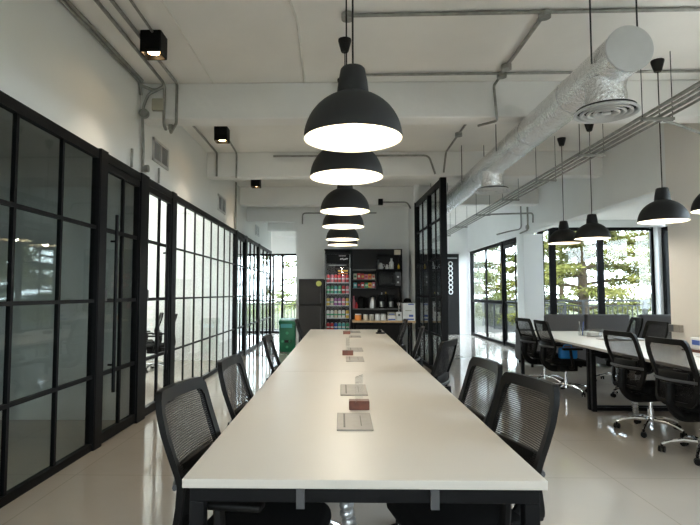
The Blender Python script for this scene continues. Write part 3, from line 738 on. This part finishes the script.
# tall black unit
UX0, UX1, UY0, UY1 = .22, 1.325, 11.5, 11.98
t = thing('kitchen_unit', 'tall black open shelving unit against the kitchen wall beside the cooler', 'shelving unit', (0, 0, 0))
def part(name, m, a, parent, bev=.0):
    bm = B(); bx(bm, *a, bev); return obj(name, bm, m, parent)
part('back_panel', 'brown', (-.38, UX1, 11.96, 11.995, 0, 2.33), t)
part('side_panel', 'unit', (UX0, UX0+.02, UY0, 11.96, 0, 2.31), t); part('side_panel', 'unit', (UX1-.02, UX1, UY0, 11.96, 0, 2.31), t)
part('top_panel', 'unit', (-.38, UX1, UY0, 11.96, 2.31, 2.33), t)
part('divider', 'unit', (.755, .775, UY0, 11.96, 1.44, 2.31), t)
part('cupboard_door', 'unit', (UX0+.02, .755, UY0-.015, UY0+.01, 1.88, 2.31), t)
part('cupboard_door', 'unit', (.775, UX1-.02, UY0-.015, UY0+.01, 2.2, 2.31), t)
part('shelf', 'shelf', (UX0+.02, .755, UY0, 11.96, 1.86, 1.88), t)
part('shelf', 'shelf', (UX0+.02, .755, UY0, 11.96, 1.65, 1.665), t)
part('shelf', 'shelf', (UX0+.02, .755, UY0, 11.96, 1.465, 1.48), t)
part('shelf', 'unit', (.775, UX1-.02, UY0, 11.96, 1.87, 1.89), t)
part('shelf', 'unit', (.775, UX1-.02, UY0, 11.96, 1.48, 1.5), t)
sh = part('shelf', 'shelf', (UX0+.02, UX1-.02, UY0-.02, 11.96, 1.005, 1.03), t); sh['label'] = 'long grey shelf under the appliances'
bm = B(); bx(bm, 1.15, 1.29, UY0-.02, UY0-.014, 2.2, 2.31); n_ = simple('notice', 'small pale notice on the black cupboard\'s top corner', 'sign', bm, 'cream')
# shelf items
def packs(z, cols, y, label_row, group, x0=.26, w=.075, h=.13):
    for i, c in enumerate(cols):
        bm = B(); hh = h*random.uniform(.85, 1.05); x = x0+i*(w+.006)
        box(bm, (0, 0, hh/2), (w, .06, hh), None, .008)
        for v in bm.verts:
            if v.co.z > hh*.85: v.co.y *= .3
        p = simple('snack_pack', '%s snack pack, %s on the %s' % (c[1], ORD[i], label_row), 'snack', bm, c[0], (x+w/2, y, z), group)
        bm = B(); box(bm, (0, -.032, hh*.5), (w*.6, .003, hh*.35), None); obj('pack_label', bm, c[2], p)
ORD = ['first from the cooler', 'second from the cooler', 'third from the cooler', 'fourth from the cooler', 'fifth from the cooler', 'sixth from the cooler', 'seventh from the cooler']
packs(1.665, [('cream', 'cream', 'green'), ('red', 'red', 'cream'), ('red', 'red', 'yellow'), ('pink', 'pink', 'red'), ('orange', 'orange', 'red'), ('cream', 'cream', 'red')], 11.6, 'upper snack shelf', 'snack packs on the upper snack shelf')
packs(1.48, [('teal', 'teal', 'white'), ('brown', 'brown', 'red'), ('red', 'red', 'white'), ('greenp', 'green', 'cream'), ('yellow', 'yellow', 'red'), ('pink', 'pink', 'white')], 11.6, 'lower snack shelf', 'snack packs on the lower snack shelf', h=.125)
def bottle(x, y, z, r, h, m, label, name='bottle', cat='bottle', cap=None, group=None):
    bm = B(); lathe(bm, [(r*.9, 0), (r, .01), (r, h*.6), (r*.45, h*.78), (r*.4, h*.9)], 18, (0, 0, 0), True, True); o = simple(name, label, cat, bm, m, (x, y, z), group)
    bm = B(); cyl(bm, (0, 0, h*.9), r*.45, h*.1, 14); obj('cap', bm, cap or m, o, True); return o
def jug(x, y, z, r, h, m, label, cat='jug', name='jug', lid='white'):
    bm = B(); lathe(bm, [(r*.8, 0), (r, h*.12), (r*.95, h*.55), (r*.62, h*.85), (r*.66, h)], 22, (0, 0, 0), True, True); o = simple(name, label, cat, bm, m, (x, y, z))
    bm = B(); tube(bm, [(r*.6, 0, h*.85), (r*1.4, 0, h*.8), (r*1.5, 0, h*.45), (r*.9, 0, h*.2)], r*.12, 8); obj('handle', bm, m, o, True)
    bm = B(); lathe(bm, [(r*.64, h), (r*.4, h*1.06), (r*.12, h*1.1)], 18, cap0=True, cap1=True); obj('lid', bm, lid, o, True)
jug(.86, 11.6, 1.89, .055, .13, 'white', 'short white jug on the top open shelf', lid='white')
jug(1.0, 11.62, 1.89, .036, .1, 'white', 'squat white jug next to the short one on the top shelf')
bottle(1.10, 11.6, 1.89, .05, .24, 'white', 'tall white bottle on the top open shelf')
bottle(1.255, 11.6, 1.89, .025, .12, 'yellow', 'small yellow bottle at the end of the top shelf')
bottle(.82, 11.72, 1.89, .04, .22, 'steel', 'dark grey bottle at the start of the top open shelf')
# microwave
t = thing('microwave', 'black microwave oven in the black shelving unit', 'microwave', (1.045, 11.7, 1.5))
bm = B(); bx(bm, -.25, .25, -.18, .2, .01, .34, .008); obj('body', bm, 'frame', t)
bm = B(); bx(bm, -.245, .12, -.2, -.182, .02, .335, .004); d = obj('door', bm, 'frame', t)
bm = B(); bx(bm, -.2, .07, -.203, -.2, .07, .29); obj('door_window', bm, 'coolglass', d)
bm = B(); tube(bm, [(.1, -.225, .06), (.1, -.225, .3)], .008, 8); obj('handle', bm, 'bar', d, True)
bm = B(); bx(bm, .13, .245, -.2, -.182, .02, .335); c_ = obj('control_panel', bm, 'bar', t)
for z in (.1, .22):
    bm = B(); bmesh.ops.create_cone(bm, cap_ends=True, segments=16, radius1=.02, radius2=.018, depth=.02, matrix=Matrix.Translation((.187, -.21, z)) @ Matrix.Rotation(PI/2, 4, 'X')); obj('dial', bm, 'steel', c_, True)
# appliances on the long shelf z=1.03
def kettle(x, m, label, r=.085, h=.22, name='kettle', cat='kettle'):
    bm = B(); lathe(bm, [(r, 0), (r, h*.2), (r*.9, h*.75), (r*.7, h*.95), (r*.2, h)], 24, (0, 0, 0), True, True); o = simple(name, label, cat, bm, m, (x, 11.6, 1.03))
    bm = B(); tube(bm, smoothpath([(r*.7, 0, h*.92), (r*1.45, 0, h*.9), (r*1.45, 0, h*.2), (r*.95, 0, h*.15)], 4, .03), .012, 8); obj('handle', bm, 'plastic', o, True)
    bm = B(); lathe(bm, [(r*.72, h*.95), (r*.5, h*1.03), (.015, h*1.05), (.015, h*1.12)], 20, cap0=True, cap1=True); obj('lid', bm, 'plastic', o, True)
    return o
bottle(.265, 11.62, 1.03, .035, .27, 'pink', 'pink bottle at the cooler end of the long grey shelf')
bottle(.32, 11.53, 1.03, .03, .13, 'red', 'short red bottle at the cooler end of the long grey shelf')
kettle(.42, 'plastic', 'round black rice cooker on the long grey shelf', .095, .25, 'rice_cooker', 'rice cooker')
kettle(.675, 'steel', 'steel kettle with black handle on the long grey shelf', .08, .26)
def coffee_machine(x, label):
    t = thing('coffee_machine', label, 'coffee machine', (x, 11.66, 1.03)); 
    bm = B(); bx(bm, -.075, .075, -.1, .14, 0, .03, .006); obj('base', bm, 'plastic', t)
    bm = B(); bx(bm, -.075, .075, .03, .14, .03, .3, .01); obj('body', bm, 'plastic', t)
    bm = B(); bx(bm, -.075, .075, -.1, .03, .21, .3, .01); obj('brew_head', bm, 'frame', t)
    bm = B(); cyl(bm, (0, -.04, .03), .05, .12, 20, .055); obj('glass_jug', bm, 'steel', t, True)
coffee_machine(.885, 'black coffee machine next to the steel kettle'); coffee_machine(1.09, 'black coffee machine farther from the steel kettle')
bottle(.987, 11.8, 1.03, .022, .36, 'brown', 'brown bottle with yellow cap behind the coffee machines', cap='yellow')
bottle(.90, 11.85, 1.03, .03, .35, 'white', 'white capped bottle behind the coffee machines', cap='white')
kettle(1.215, 'plastic', 'black kettle at the far end of the long grey shelf', .045, .2)
# counter table
CZ = .80; CY0, CY1 = 10.75, 11.3
t = thing('counter_table', 'narrow wooden topped counter table in front of the black shelving unit', 'counter', (0, 0, 0))
part('worktop', 'counterwood', (.22, 1.505, CY0, CY1, CZ-.035, CZ), t, .004)
for x in (.27, 1.42):
    for y in (CY0+.05, CY1-.05): part('leg', 'frame', (x-.02, x+.02, y-.02, y+.02, 0, CZ-.035), t)
part('apron', 'frame', (.29, 1.4, CY0+.04, CY0+.06, CZ-.09, CZ-.035), t)
def jar(x, m, label, r=.05, h=.12, y=10.95, lid='tin'):
    bm = B(); lathe(bm, [(r*.95, 0), (r, .01), (r, h*.8), (r*.9, h*.88)], 20, (0, 0, 0), True, True); o = simple('jar', label, 'jar', bm, m, (x, y, CZ), 'jars on the wooden counter')
    bm = B(); cyl(bm, (0, 0, h*.88), r*.95, h*.14, 20); obj('lid', bm, lid, o, True)
jar(.34, 'orange', 'orange tub at the cooler end of the wooden counter', .068, .13, lid='white')
jar(.50, 'cream', 'pale jar beside the orange tub on the counter'); jar(.62, 'boxgrey', 'beige jar, second after the orange tub'); jar(.745, 'white', 'white jar, third after the orange tub', .056, .13); jar(.865, 'white', 'white jar, last of the jar row beside the printed boxes', .056, .13)
def carton(x0, x1, h, m, label, prints, y0=10.85, y1=11.05, z=CZ):
    bm = B(); bx(bm, x0, x1, y0, y1, z, z+h, .003); o = simple('carton', label, 'box', bm, m, None, 'cartons on the wooden counter', False)
    for a, b, c, d, pm in prints:
        w = x1-x0; bm = B(); bx(bm, x0+a*w, x0+b*w, y0-.002, y0, z+c*h, z+d*h); obj('print', bm, pm, o)
carton(.95, 1.11, .1, 'white', 'low white and blue carton lying beside the jars', [(.05, .95, .1, .35, 'blue')])
carton(.955, 1.1, .07, 'boxgrey', 'grey carton stacked on the low white and blue carton', [(.1, .9, .3, .6, 'blue')], z=CZ+.1)
carton(1.125, 1.235, .17, 'white', 'white carton between the low carton and the big white box', [(.3, .7, .55, .8, 'bar')])
carton(1.25, 1.50, .36, 'white', 'big white box with blue print at the end of the counter', [(.1, .9, .04, .12, 'blue'), (.45, .9, .9, .96, 'blue'), (.5, .85, .22, .34, 'blue'), (.2, .7, .55, .6, 'boxgrey')], 10.8, 11.1)
bm = B(); lathe(bm, [(.11, 0), (.11, .012), (.085, .02), (.075, .07), (.04, .095), (.004, .1)], 24, (0, 0, 0), True, True); simple('black_cap', 'round black cap lying on the big white box', 'hat', bm, 'seat', (1.36, 10.95, CZ+.36))
bm = B(); lathe(bm, [(.03, 0), (.035, .01), (.012, .03), (.012, .12), (.032, .15), (.036, .2)], 20, (0, 0, 0), True, True); simple('steel_goblet', 'small shiny steel goblet standing on the white carton', 'cup', bm, 'chrome', (1.18, 10.95, CZ+.17))

# drinks cooler
CX0, CX1, KY0, KY1, KH = -.365, .195, 11.36, 11.94, 2.24
t = thing('drinks_cooler', 'tall black drinks cooler with a glass door full of cans', 'drinks cooler', (0, 0, 0))
for nm, a in (('side_panel', (CX0, CX0+.03, KY0+.05, KY1, 0.03, KH)), ('side_panel', (CX1-.03, CX1, KY0+.05, KY1, .03, KH)), ('back_panel', (CX0+.03, CX1-.03, KY1-.03, KY1, .03, KH)),
              ('top_header', (CX0+.03, CX1-.03, KY0+.05, KY1-.03, 1.98, KH)), ('base', (CX0+.03, CX1-.03, KY0+.05, KY1-.03, .03, .2))): part(nm, 'unit', a, t)
for x in (CX0+.06, CX1-.06):
    for y in (KY0+.12, KY1-.07):
        bm = B(); cyl(bm, (x, y, 0), .02, .035, 12); obj('foot', bm, 'plastic', t)
RZS = (1.60, 1.355, 1.095, .82, .545, .3)
for z in RZS: part('shelf', 'steel', (CX0+.03, CX1-.03, KY0+.09, KY1-.04, z-.012, z), t)
bm = B()
for a in ((CX0, CX0+.035, KY0, KY0+.045, .12, KH), (CX1-.035, CX1, KY0, KY0+.045, .12, KH), (CX0+.035, CX1-.035, KY0, KY0+.045, .12, .2), (CX0+.035, CX1-.035, KY0, KY0+.045, 2.0, KH)): bx(bm, *a)
dd = obj('door_frame', bm, 'frame', t)
part('door_glass', 'coolglass', (CX0+.035, CX1-.035, KY0+.02, KY0+.026, .2, 2.0), dd)
bm = B(); tube(bm, [(CX1-.012, KY0-.03, .8), (CX1-.012, KY0-.03, 1.9)], .01, 8)
for z in (.85, 1.85): tube(bm, [(CX1-.012, KY0-.03, z), (CX1-.012, KY0+.01, z)], .008, 8)
obj('handle', bm, 'steel', dd, True)
bm = B(); tube(bm, [(CX0+.02, KY0-.004, .2), (CX0+.02, KY0-.004, KH-.03), (CX1-.02, KY0-.004, KH-.03), (CX1-.02, KY0-.004, .2)], .005, 6); obj('chrome_edge', bm, 'steel', dd)
bm = B()
for i in range(5): box(bm, (-.02+.034*i, KY0-.004, 2.1+.008*math.sin(i*2.1)), (.028, .004, .028), Matrix.Rotation(.3, 3, 'Y'))
for i in range(7): box(bm, (-.05+.022*i, KY0-.004, 2.17), (.014, .004, .016))
obj('header_marks', bm, 'white', dd)
for i, (a, b) in enumerate(((1.83, 1.86), (1.78, 1.8))):
    part('lamp_reflection', 'yellow' if i == 0 else 'orange', (-.08, CX1-.06, KY0+.012, KY0+.016, a, b), dd)  # coloured strips paint the pendant lamp's reflection onto the cooler door
CN = {'red': 'red', 'greenp': 'green', 'yellow': 'yellow', 'purple': 'purple', 'white': 'white', 'teal': 'teal', 'pink': 'pink', 'orange': 'orange', 'cream': 'cream', 'blue': 'blue'}
rows = [('top row', ['red', 'pink', 'red', 'red', 'pink', 'red'], .165), ('second row', ['greenp', 'greenp', 'teal', 'greenp', 'red', 'pink'], .165), ('third row', ['yellow', 'cream', 'purple', 'purple', 'pink', 'yellow'], .16),
        ('fourth row', ['white', 'white', 'cream', 'white', 'white', 'yellow'], .17), ('fifth row', ['red', 'red', 'blue', 'teal', 'teal', 'greenp'], .17)]
O6 = ['first from the hinge side', 'second from the hinge side', 'third from the hinge side', 'fourth from the hinge side', 'fifth from the hinge side', 'sixth, beside the door handle']
can0 = {}
for (rn, cols, h), z in zip(rows, RZS):
    for i, c in enumerate(cols):
        r = .034; x = CX0+.068+i*.0845
        bm = B(); lathe(bm, [(r*.85, 0), (r, .01), (r, h-.02), (r*.8, h-.004), (r*.7, h)], 18, (0, 0, 0), True, True)
        o = simple('drink_can', '%s drink can in the cooler\'s %s, %s' % (CN[c], rn, O6[i]), 'can', bm, c, (x, KY0+.14, z), 'cans in the drinks cooler')
        bm = B(); cyl(bm, (0, 0, h), r*.72, .004, 16); obj('can_top', bm, 'tin', o, True)
        bm = B(); lathe(bm, [(r+.0008, h*.38), (r+.0008, h*.56)], 18); obj('band', bm, 'white' if c not in ('white', 'cream') else 'greenp', o, True)
d = bpy.data.lights.new('cooler_light', 'AREA'); d.shape = 'RECTANGLE'; d.size = .4; d.size_y = .05; d.energy = 1.2; d.color = (.92, .97, 1)
l = bpy.data.objects.new('cooler_light', d); COL.objects.link(l); l.location = (-.085, KY0+.1, 1.96); l.parent = t
bm = B(); bx(bm, -.28, .11, KY0+.07, KY0+.1, 1.965, 1.98); obj('light_tube', bm, 'white', t)

# refrigerator
FX0, FX1, FY0 = -.93, -.385, 11.36
t = thing('refrigerator', 'dark grey refrigerator between the green bin and the cooler', 'refrigerator', (0, 0, 0))
part('body', 'fridge', (FX0, FX1, FY0+.06, 11.98, .03, 1.67), t, .01)
d1 = part('door', 'fridge', (FX0, FX1, FY0, FY0+.055, .05, 1.1), t, .012); d2 = part('door', 'fridge', (FX0, FX1, FY0, FY0+.055, 1.115, 1.67), t, .012)
for dr_, z0, z1 in ((d1, .6, 1.05), (d2, 1.16, 1.5)):
    bm = B(); tube(bm, smoothpath([(FX1-.07, FY0, z0), (FX1-.07, FY0-.04, z0+.02), (FX1-.07, FY0-.04, z1-.02), (FX1-.07, FY0, z1)], 4, .02), .01, 8); obj('handle', bm, 'bar', dr_, True)
bm = B(); bmesh.ops.create_cone(bm, cap_ends=True, segments=24, radius1=.06, radius2=.06, depth=.004, matrix=Matrix.Translation((FX1-.11, FY0-.003, 1.57)) @ Matrix.Rotation(PI/2, 4, 'X')); obj('round_sticker', bm, 'badge', d2)
for x in (FX0+.06, FX1-.06):
    for y in (FY0+.12, 11.9):
        bm = B(); cyl(bm, (x, y, 0), .02, .04, 12); obj('foot', bm, 'plastic', t)

# green recycling bin
t = thing('recycling_bin', 'green bin with a slanted lid standing at the corridor opening', 'bin', (-1.265, 12.38, 0))
bm = B(); bx(bm, -.19, .19, -.17, .17, 0, .62, .02); obj('body', bm, 'green', t, True)
bm = B(); bx(bm, -.2, .2, -.18, .18, .62, .72, .02)
for v in bm.verts:
    if v.co.z > .68 and v.co.y > 0: v.co.z += .05
obj('lid', bm, 'green', t, True)
bm = B(); bx(bm, -.15, .12, -.19, -.175, .56, .65, .004); obj('slot_panel', bm, 'teal', t)
for x, z, s in ((0, .44, .035), (-.1, .25, .03), (.06, .25, .03), (0, .12, .03)):
    bm = B(); bmesh.ops.create_cone(bm, cap_ends=True, segments=14, radius1=s, radius2=s, depth=.006, matrix=Matrix.Translation((x, -.172, z)) @ Matrix.Rotation(PI/2, 4, 'X')); obj('round_mark', bm, 'greenp', t)
bm = B(); bx(bm, -.06, .1, -.175, -.169, .22, .28); obj('grip_recess', bm, 'dark', t)

# ================================================================== ON THE LONG TABLE
def holder(x, y, lab, rz):
    t = thing('sign_holder', lab, 'sign holder', (x, y, .75), 0, 'wooden sign holders on the long table')
    bm = B(); box(bm, (0, 0, .024), (.108, .06, .048), None, .004); obj('wood_block', bm, 'wood', t)
    bm = B(); box(bm, (0.0, .0, .11), (.1, .004, .13), Matrix.Rotation(rz, 3, 'Z')); obj('acrylic_sheet', bm, 'acrylic', t)
holder(.092, 2.83, 'red brown wooden sign holder with clear sheet on the near table section', 1.15)
holder(.06, 5.26, 'red brown wooden sign holder with clear sheet on the middle table section', 1.2)
holder(.075, 7.92, 'red brown wooden sign holder with clear sheet on the far table section', 1.2)
t = thing('table_gadget', 'small round black gadget on the long table\'s far corner', 'gadget', (.59, 8.05, .75))
bm = B(); lathe(bm, [(.072, 0), (.075, .006), (.07, .018), (.03, .022)], 28, cap0=True, cap1=True); obj('base', bm, 'plastic', t, True)
bm = B(); lathe(bm, [(.035, .02), (.034, .045), (.02, .06), (.004, .064)], 20, (-.015, 0, 0)); obj('dome', bm, 'plastic', t, True)

# ================================================================== ON THE SHORTER TABLE
t = thing('pen_cup', 'clear cup with pens on the shorter white table', 'cup', (3.49, 7.75, .75))
bm = B(); lathe(bm, [(.045, 0), (.045, .15), (.042, .15), (.042, .004)], 24, cap0=True, cap1=True); obj('cup', bm, 'acrylic', t, True)
for i, m in enumerate(('bar', 'white', 'steel', 'blue')):
    a = i*1.6; bm = B(); tube(bm, [(.02*math.cos(a), .02*math.sin(a), .005), (.036*math.cos(a+.4), .036*math.sin(a+.4), .2)], .005, 6); obj('pen', bm, m, t)
t = thing('acrylic_tray', 'clear acrylic desk box beside the pen cup', 'desk box', (3.62, 7.6, .75))
bm = B(); bx(bm, -.12, .12, -.08, .08, 0, .006); bx(bm, -.12, -.114, -.08, .08, 0, .1); bx(bm, .114, .12, -.08, .08, 0, .1); bx(bm, -.12, .12, -.08, -.074, 0, .1); bx(bm, -.12, .12, .074, .08, 0, .1); obj('box', bm, 'acrylic', t)
bm = B(); bx(bm, -.1, .02, -.06, .06, .006, .06, .004); obj('note_stack', bm, 'white', t)
bm = B(); bx(bm, -.17, .17, -.12, .12, 0, .018, .006); simple('closed_laptop', 'flat grey closed laptop lying on the shorter white table', 'laptop', bm, 'steel', (3.79, 7.0, .751), None, False)
t = thing('tissue_pack', 'white and blue tissue pack on a brown tray by the beige wall', 'tissue pack', (3.78, 5.62, .765))
bm = B(); box(bm, (0, 0, .065), (.12, .2, .13), None, .015, 3); obj('pack', bm, 'white', t, True)
bm = B(); box(bm, (.01, -.1, .05), (.07, .008, .06)); obj('blue_print', bm, 'blue', t)
bm = B(); box(bm, (-.061, 0, .08), (.003, .12, .05)); obj('blue_print', bm, 'blue', t)
bm = B(); bx(bm, -.14, .14, -.17, .17, 0, .015, .004); simple('brown_tray', 'brown wooden tray under the white and blue tissue pack', 'tray', bm, 'wood', (3.8, 5.6, .75), None, False)
t = thing('blue_bag', 'bright blue bag standing on a chair seat under the shorter white table', 'bag', (3.1, 7.32, .465))
bm = B(); box(bm, (0, 0, .078), (.24, .1, .15), None, .025, 3); obj('body', bm, 'skyblue', t, True)
bm = B(); tube(bm, smoothpath([(-.06, 0, .145), (-.05, 0, .188), (.05, 0, .188), (.06, 0, .145)], 4, .03), .008, 8); obj('handle', bm, 'skyblue', t, True)

# wall box at the edge of the beige wall
t = thing('wall_box', 'small grey metal box on the edge of the beige wall', 'wall box', (XR, 6.67, .925))
bm = B(); bx(bm, -.05, 0, -.11, .11, -.045, .045, .004); obj('cover', bm, 'flap', t)
bm = B(); bx(bm, -.053, -.05, .01, .105, -.042, .042); obj('dark_face', bm, 'bar', t)

# ================================================================== SOFAS
def sofa(x0, x1, y, lab, arm_left=False):
    w = x1-x0; t = thing('sofa', lab, 'sofa', ((x0+x1)/2, y, 0), 0, 'grey sofas before the bay windows')
    a = -w/2+(.34 if arm_left else 0)
    bm = B(); box(bm, ((a+w/2)/2, .1, .52), (w/2-a-.004, .2, .9), None, .045, 3); obj('backrest', bm, 'sofa', t, True)
    bm = B(); box(bm, (0, .42, .22), (w-.006, .82, .3), None, .03); obj('base', bm, 'sofa', t, True)
    bm = B(); box(bm, ((a+w/2)/2, .52, .42), (w/2-a-.03, .62, .14), None, .04, 3); obj('seat_cushion', bm, 'sofa', t, True)
    bm = B(); box(bm, ((a+w/2)/2, .27, .66), (w/2-a-.05, .16, .4), None, .06, 3); obj('back_cushion', bm, 'sofa', t, True)
    if arm_left:
        bm = B(); box(bm, (-w/2+.17, .4, .36), (.33, .8, .6), None, .04, 3); obj('arm', bm, 'sofa', t, True)
    for sx in (-1, 1):
        for yy in (.08, .76):
            bm = B(); bx(bm, sx*(w/2-.08)-.02, sx*(w/2-.08)+.02, yy-.02, yy+.02, 0, .08); obj('leg', bm, 'frame', t)
sofa(3.43, 4.47, 9.75, 'grey sofa section with a low arm, nearest the white pillar', True)
sofa(4.49, 5.3, 9.75, 'grey sofa section in the middle of the bay', False)
sofa(5.5, 6.5, 9.75, 'grey sofa section near the bay\'s side window', False)

# ================================================================== OUTSIDE
bm = B(); bx(bm, -40, 60, -30, 90, -.6, -.3); struct('ground', bm, 'lawn')
bm = B(); bx(bm, 4.4, 16, -3, 24, -.3, -.12); bx(bm, -7, 4.4, 18.3, 22, -.3, -.12); struct('terrace', bm, 'ground')
def railing(p0, p1, lab, h=1.15):
    p0, p1 = Vector(p0), Vector(p1); L = (p1-p0).length; d = (p1-p0).normalized(); ang = math.atan2(d.y, d.x)
    t = thing('railing', lab, 'railing', p0, ang, 'dark railings outside')
    bm = B(); bx(bm, 0, L, -.03, .03, h-.05, h); obj('top_rail', bm, 'rail', t)
    bm = B(); bx(bm, 0, L, -.02, .02, h-.17, h-.14); obj('middle_rail', bm, 'rail', t)
    bm = B(); bx(bm, 0, L, -.02, .02, .05, .08); obj('bottom_rail', bm, 'rail', t)
    n = int(L/1.6)
    for i in range(n+1):
        x = L*i/n; bm = B(); bx(bm, x-.03, x+.03, -.03, .03, 0, h-.05); obj('post', bm, 'rail', t)
    bm = B(); k = int(L/.13)
    for i in range(k): x = L*(i+.5)/k; bx(bm, x-.01, x+.01, -.01, .01, .08, h-.17)
    q = obj('balusters', bm, 'rail', t); q['kind'] = 'stuff'
railing((4.9, 14.4, -.12), (11.5, 14.4, -.12), 'dark railing outside the bay\'s front window', 1.3)
railing((6.4, 24, -.12), (6.4, 15.2, -.12), 'dark railing outside the far glazed wall', 1.2)
railing((-6.5, 20.6, -.12), (1.5, 20.6, -.12), 'dark railing outside the corridor end window', 1.2)

def tree(x, y, h, lab, lm='leaf', nb=26, leaves=7000, spread=4.5, tr=.16, crown0=.18, droop=-.12, ls=.11, name='tree'):
    t = thing(name, lab, 'tree', (x, y, -.3), random.uniform(0, 6), 'trees outside the windows')
    bm = B(); pts = []; 
    for i in range(9):
        f = i/8; pts.append((.12*math.sin(f*5)*f, .12*math.cos(f*4)*f-.12*f, h*f))
    tube(bm, pts, [tr*(1-.82*i/8) for i in range(9)], 12); obj('trunk', bm, 'trunk', t, True)
    bm = B(); tips = []
    for i in range(nb):
        f = crown0+(1-crown0)*(i+random.random())/nb; a = i*2.399+random.uniform(-.3, .3)
        L = spread*(1.05-f*.8)*random.uniform(.75, 1.1); z0 = h*f*.97; bp = Vector((0, 0, z0)); d = Vector((math.cos(a), math.sin(a), 0))
        P = [bp+d*L*k/6+Vector((random.uniform(-.08, .08), random.uniform(-.08, .08), L*(.22*k/6+droop*2.2*(k/6)**2))) for k in range(7)]
        tube(bm, P, [max(.008, tr*.34*(1-k/6.5)) for k in range(7)], 6)
        for k in range(2, 7):
            for s in (-1, 1):
                if random.random() < .8:
                    sd_ = Matrix.Rotation(s*random.uniform(.6, 1.0), 3, 'Z') @ d; sl = L*.36*random.uniform(.6, 1.1)*(1.15-k/8)
                    Q = [P[k]+sd_*sl*m/3+Vector((0, 0, -.04*m*random.random())) for m in range(4)]
                    tube(bm, Q, [.016, .012, .008, .005], 4); tips.append((Q[0], Q[3]))
            tips.append((P[k-1], P[k]))
    obj('branches', bm, 'trunk', t, True)
    vs_, fs_ = [], []
    for _ in range(leaves):
        a, b = random.choice(tips); p = a.lerp(b, random.random())+Vector((random.gauss(0, .16), random.gauss(0, .16), random.gauss(0.02, .09)))
        u = Vector((random.gauss(0, 1), random.gauss(0, 1), random.gauss(0, .35))).normalized(); v = u.cross(Vector((random.gauss(0, .3), random.gauss(0, .3), 1))).normalized()
        s = ls*random.uniform(.6, 1.3); k = len(vs_)
        vs_ += [p-u*s, p+v*s*.35, p+u*s, p-v*s*.35]; fs_.append((k, k+1, k+2, k+3))
    me = bpy.data.meshes.new('foliage'); me.from_pydata([tuple(v) for v in vs_], [], fs_); me.materials.append(M[lm])
    o = bpy.data.objects.new('foliage', me); COL.objects.link(o); o.parent = t; o['kind'] = 'stuff'
tree(9.4, 20.6, 8.5, 'broad yellow green tree with a pale trunk right outside the bay window', 'leaf', 40, 42000, 4.6, .22, .1)
tree(16.0, 23.5, 9.5, 'spreading yellow green tree outside the bay window\'s outer pane', 'leaf', 34, 34000, 5.5, .18, .08)
tree(9.4, 31, 10, 'tall mid green tree behind the far glazed wall\'s first pane', 'leaf2', 34, 24000, 4.5, .18, .08, name='tree')
tree(5.6, 25.5, 8, 'pale green tree beyond the glass door by the pillar', 'leaf3', 34, 26000, 3.2, .15, .06)
tree(14.5, 35, 9, 'mid green tree far beyond the terrace railing', 'leaf2', 32, 22000, 5, .18, .05)
tree(22, 33, 10, 'distant pale green tree behind the bay window\'s railing', 'leaf3', 32, 22000, 6, .18, .05)
tree(-1.0, 27, 6.5, 'pale green tree outside the corridor end window', 'leaf3', 26, 9000, 3.2, .12, .06)
tree(-4.5, 32, 8, 'distant mid green tree beyond the corridor railing', 'leaf2', 24, 7000, 4, .14, .06)
tree(13.5, 11, 8, 'yellow green tree beside the bay\'s side window', 'leaf', 24, 8000, 4.0, .16, .08)
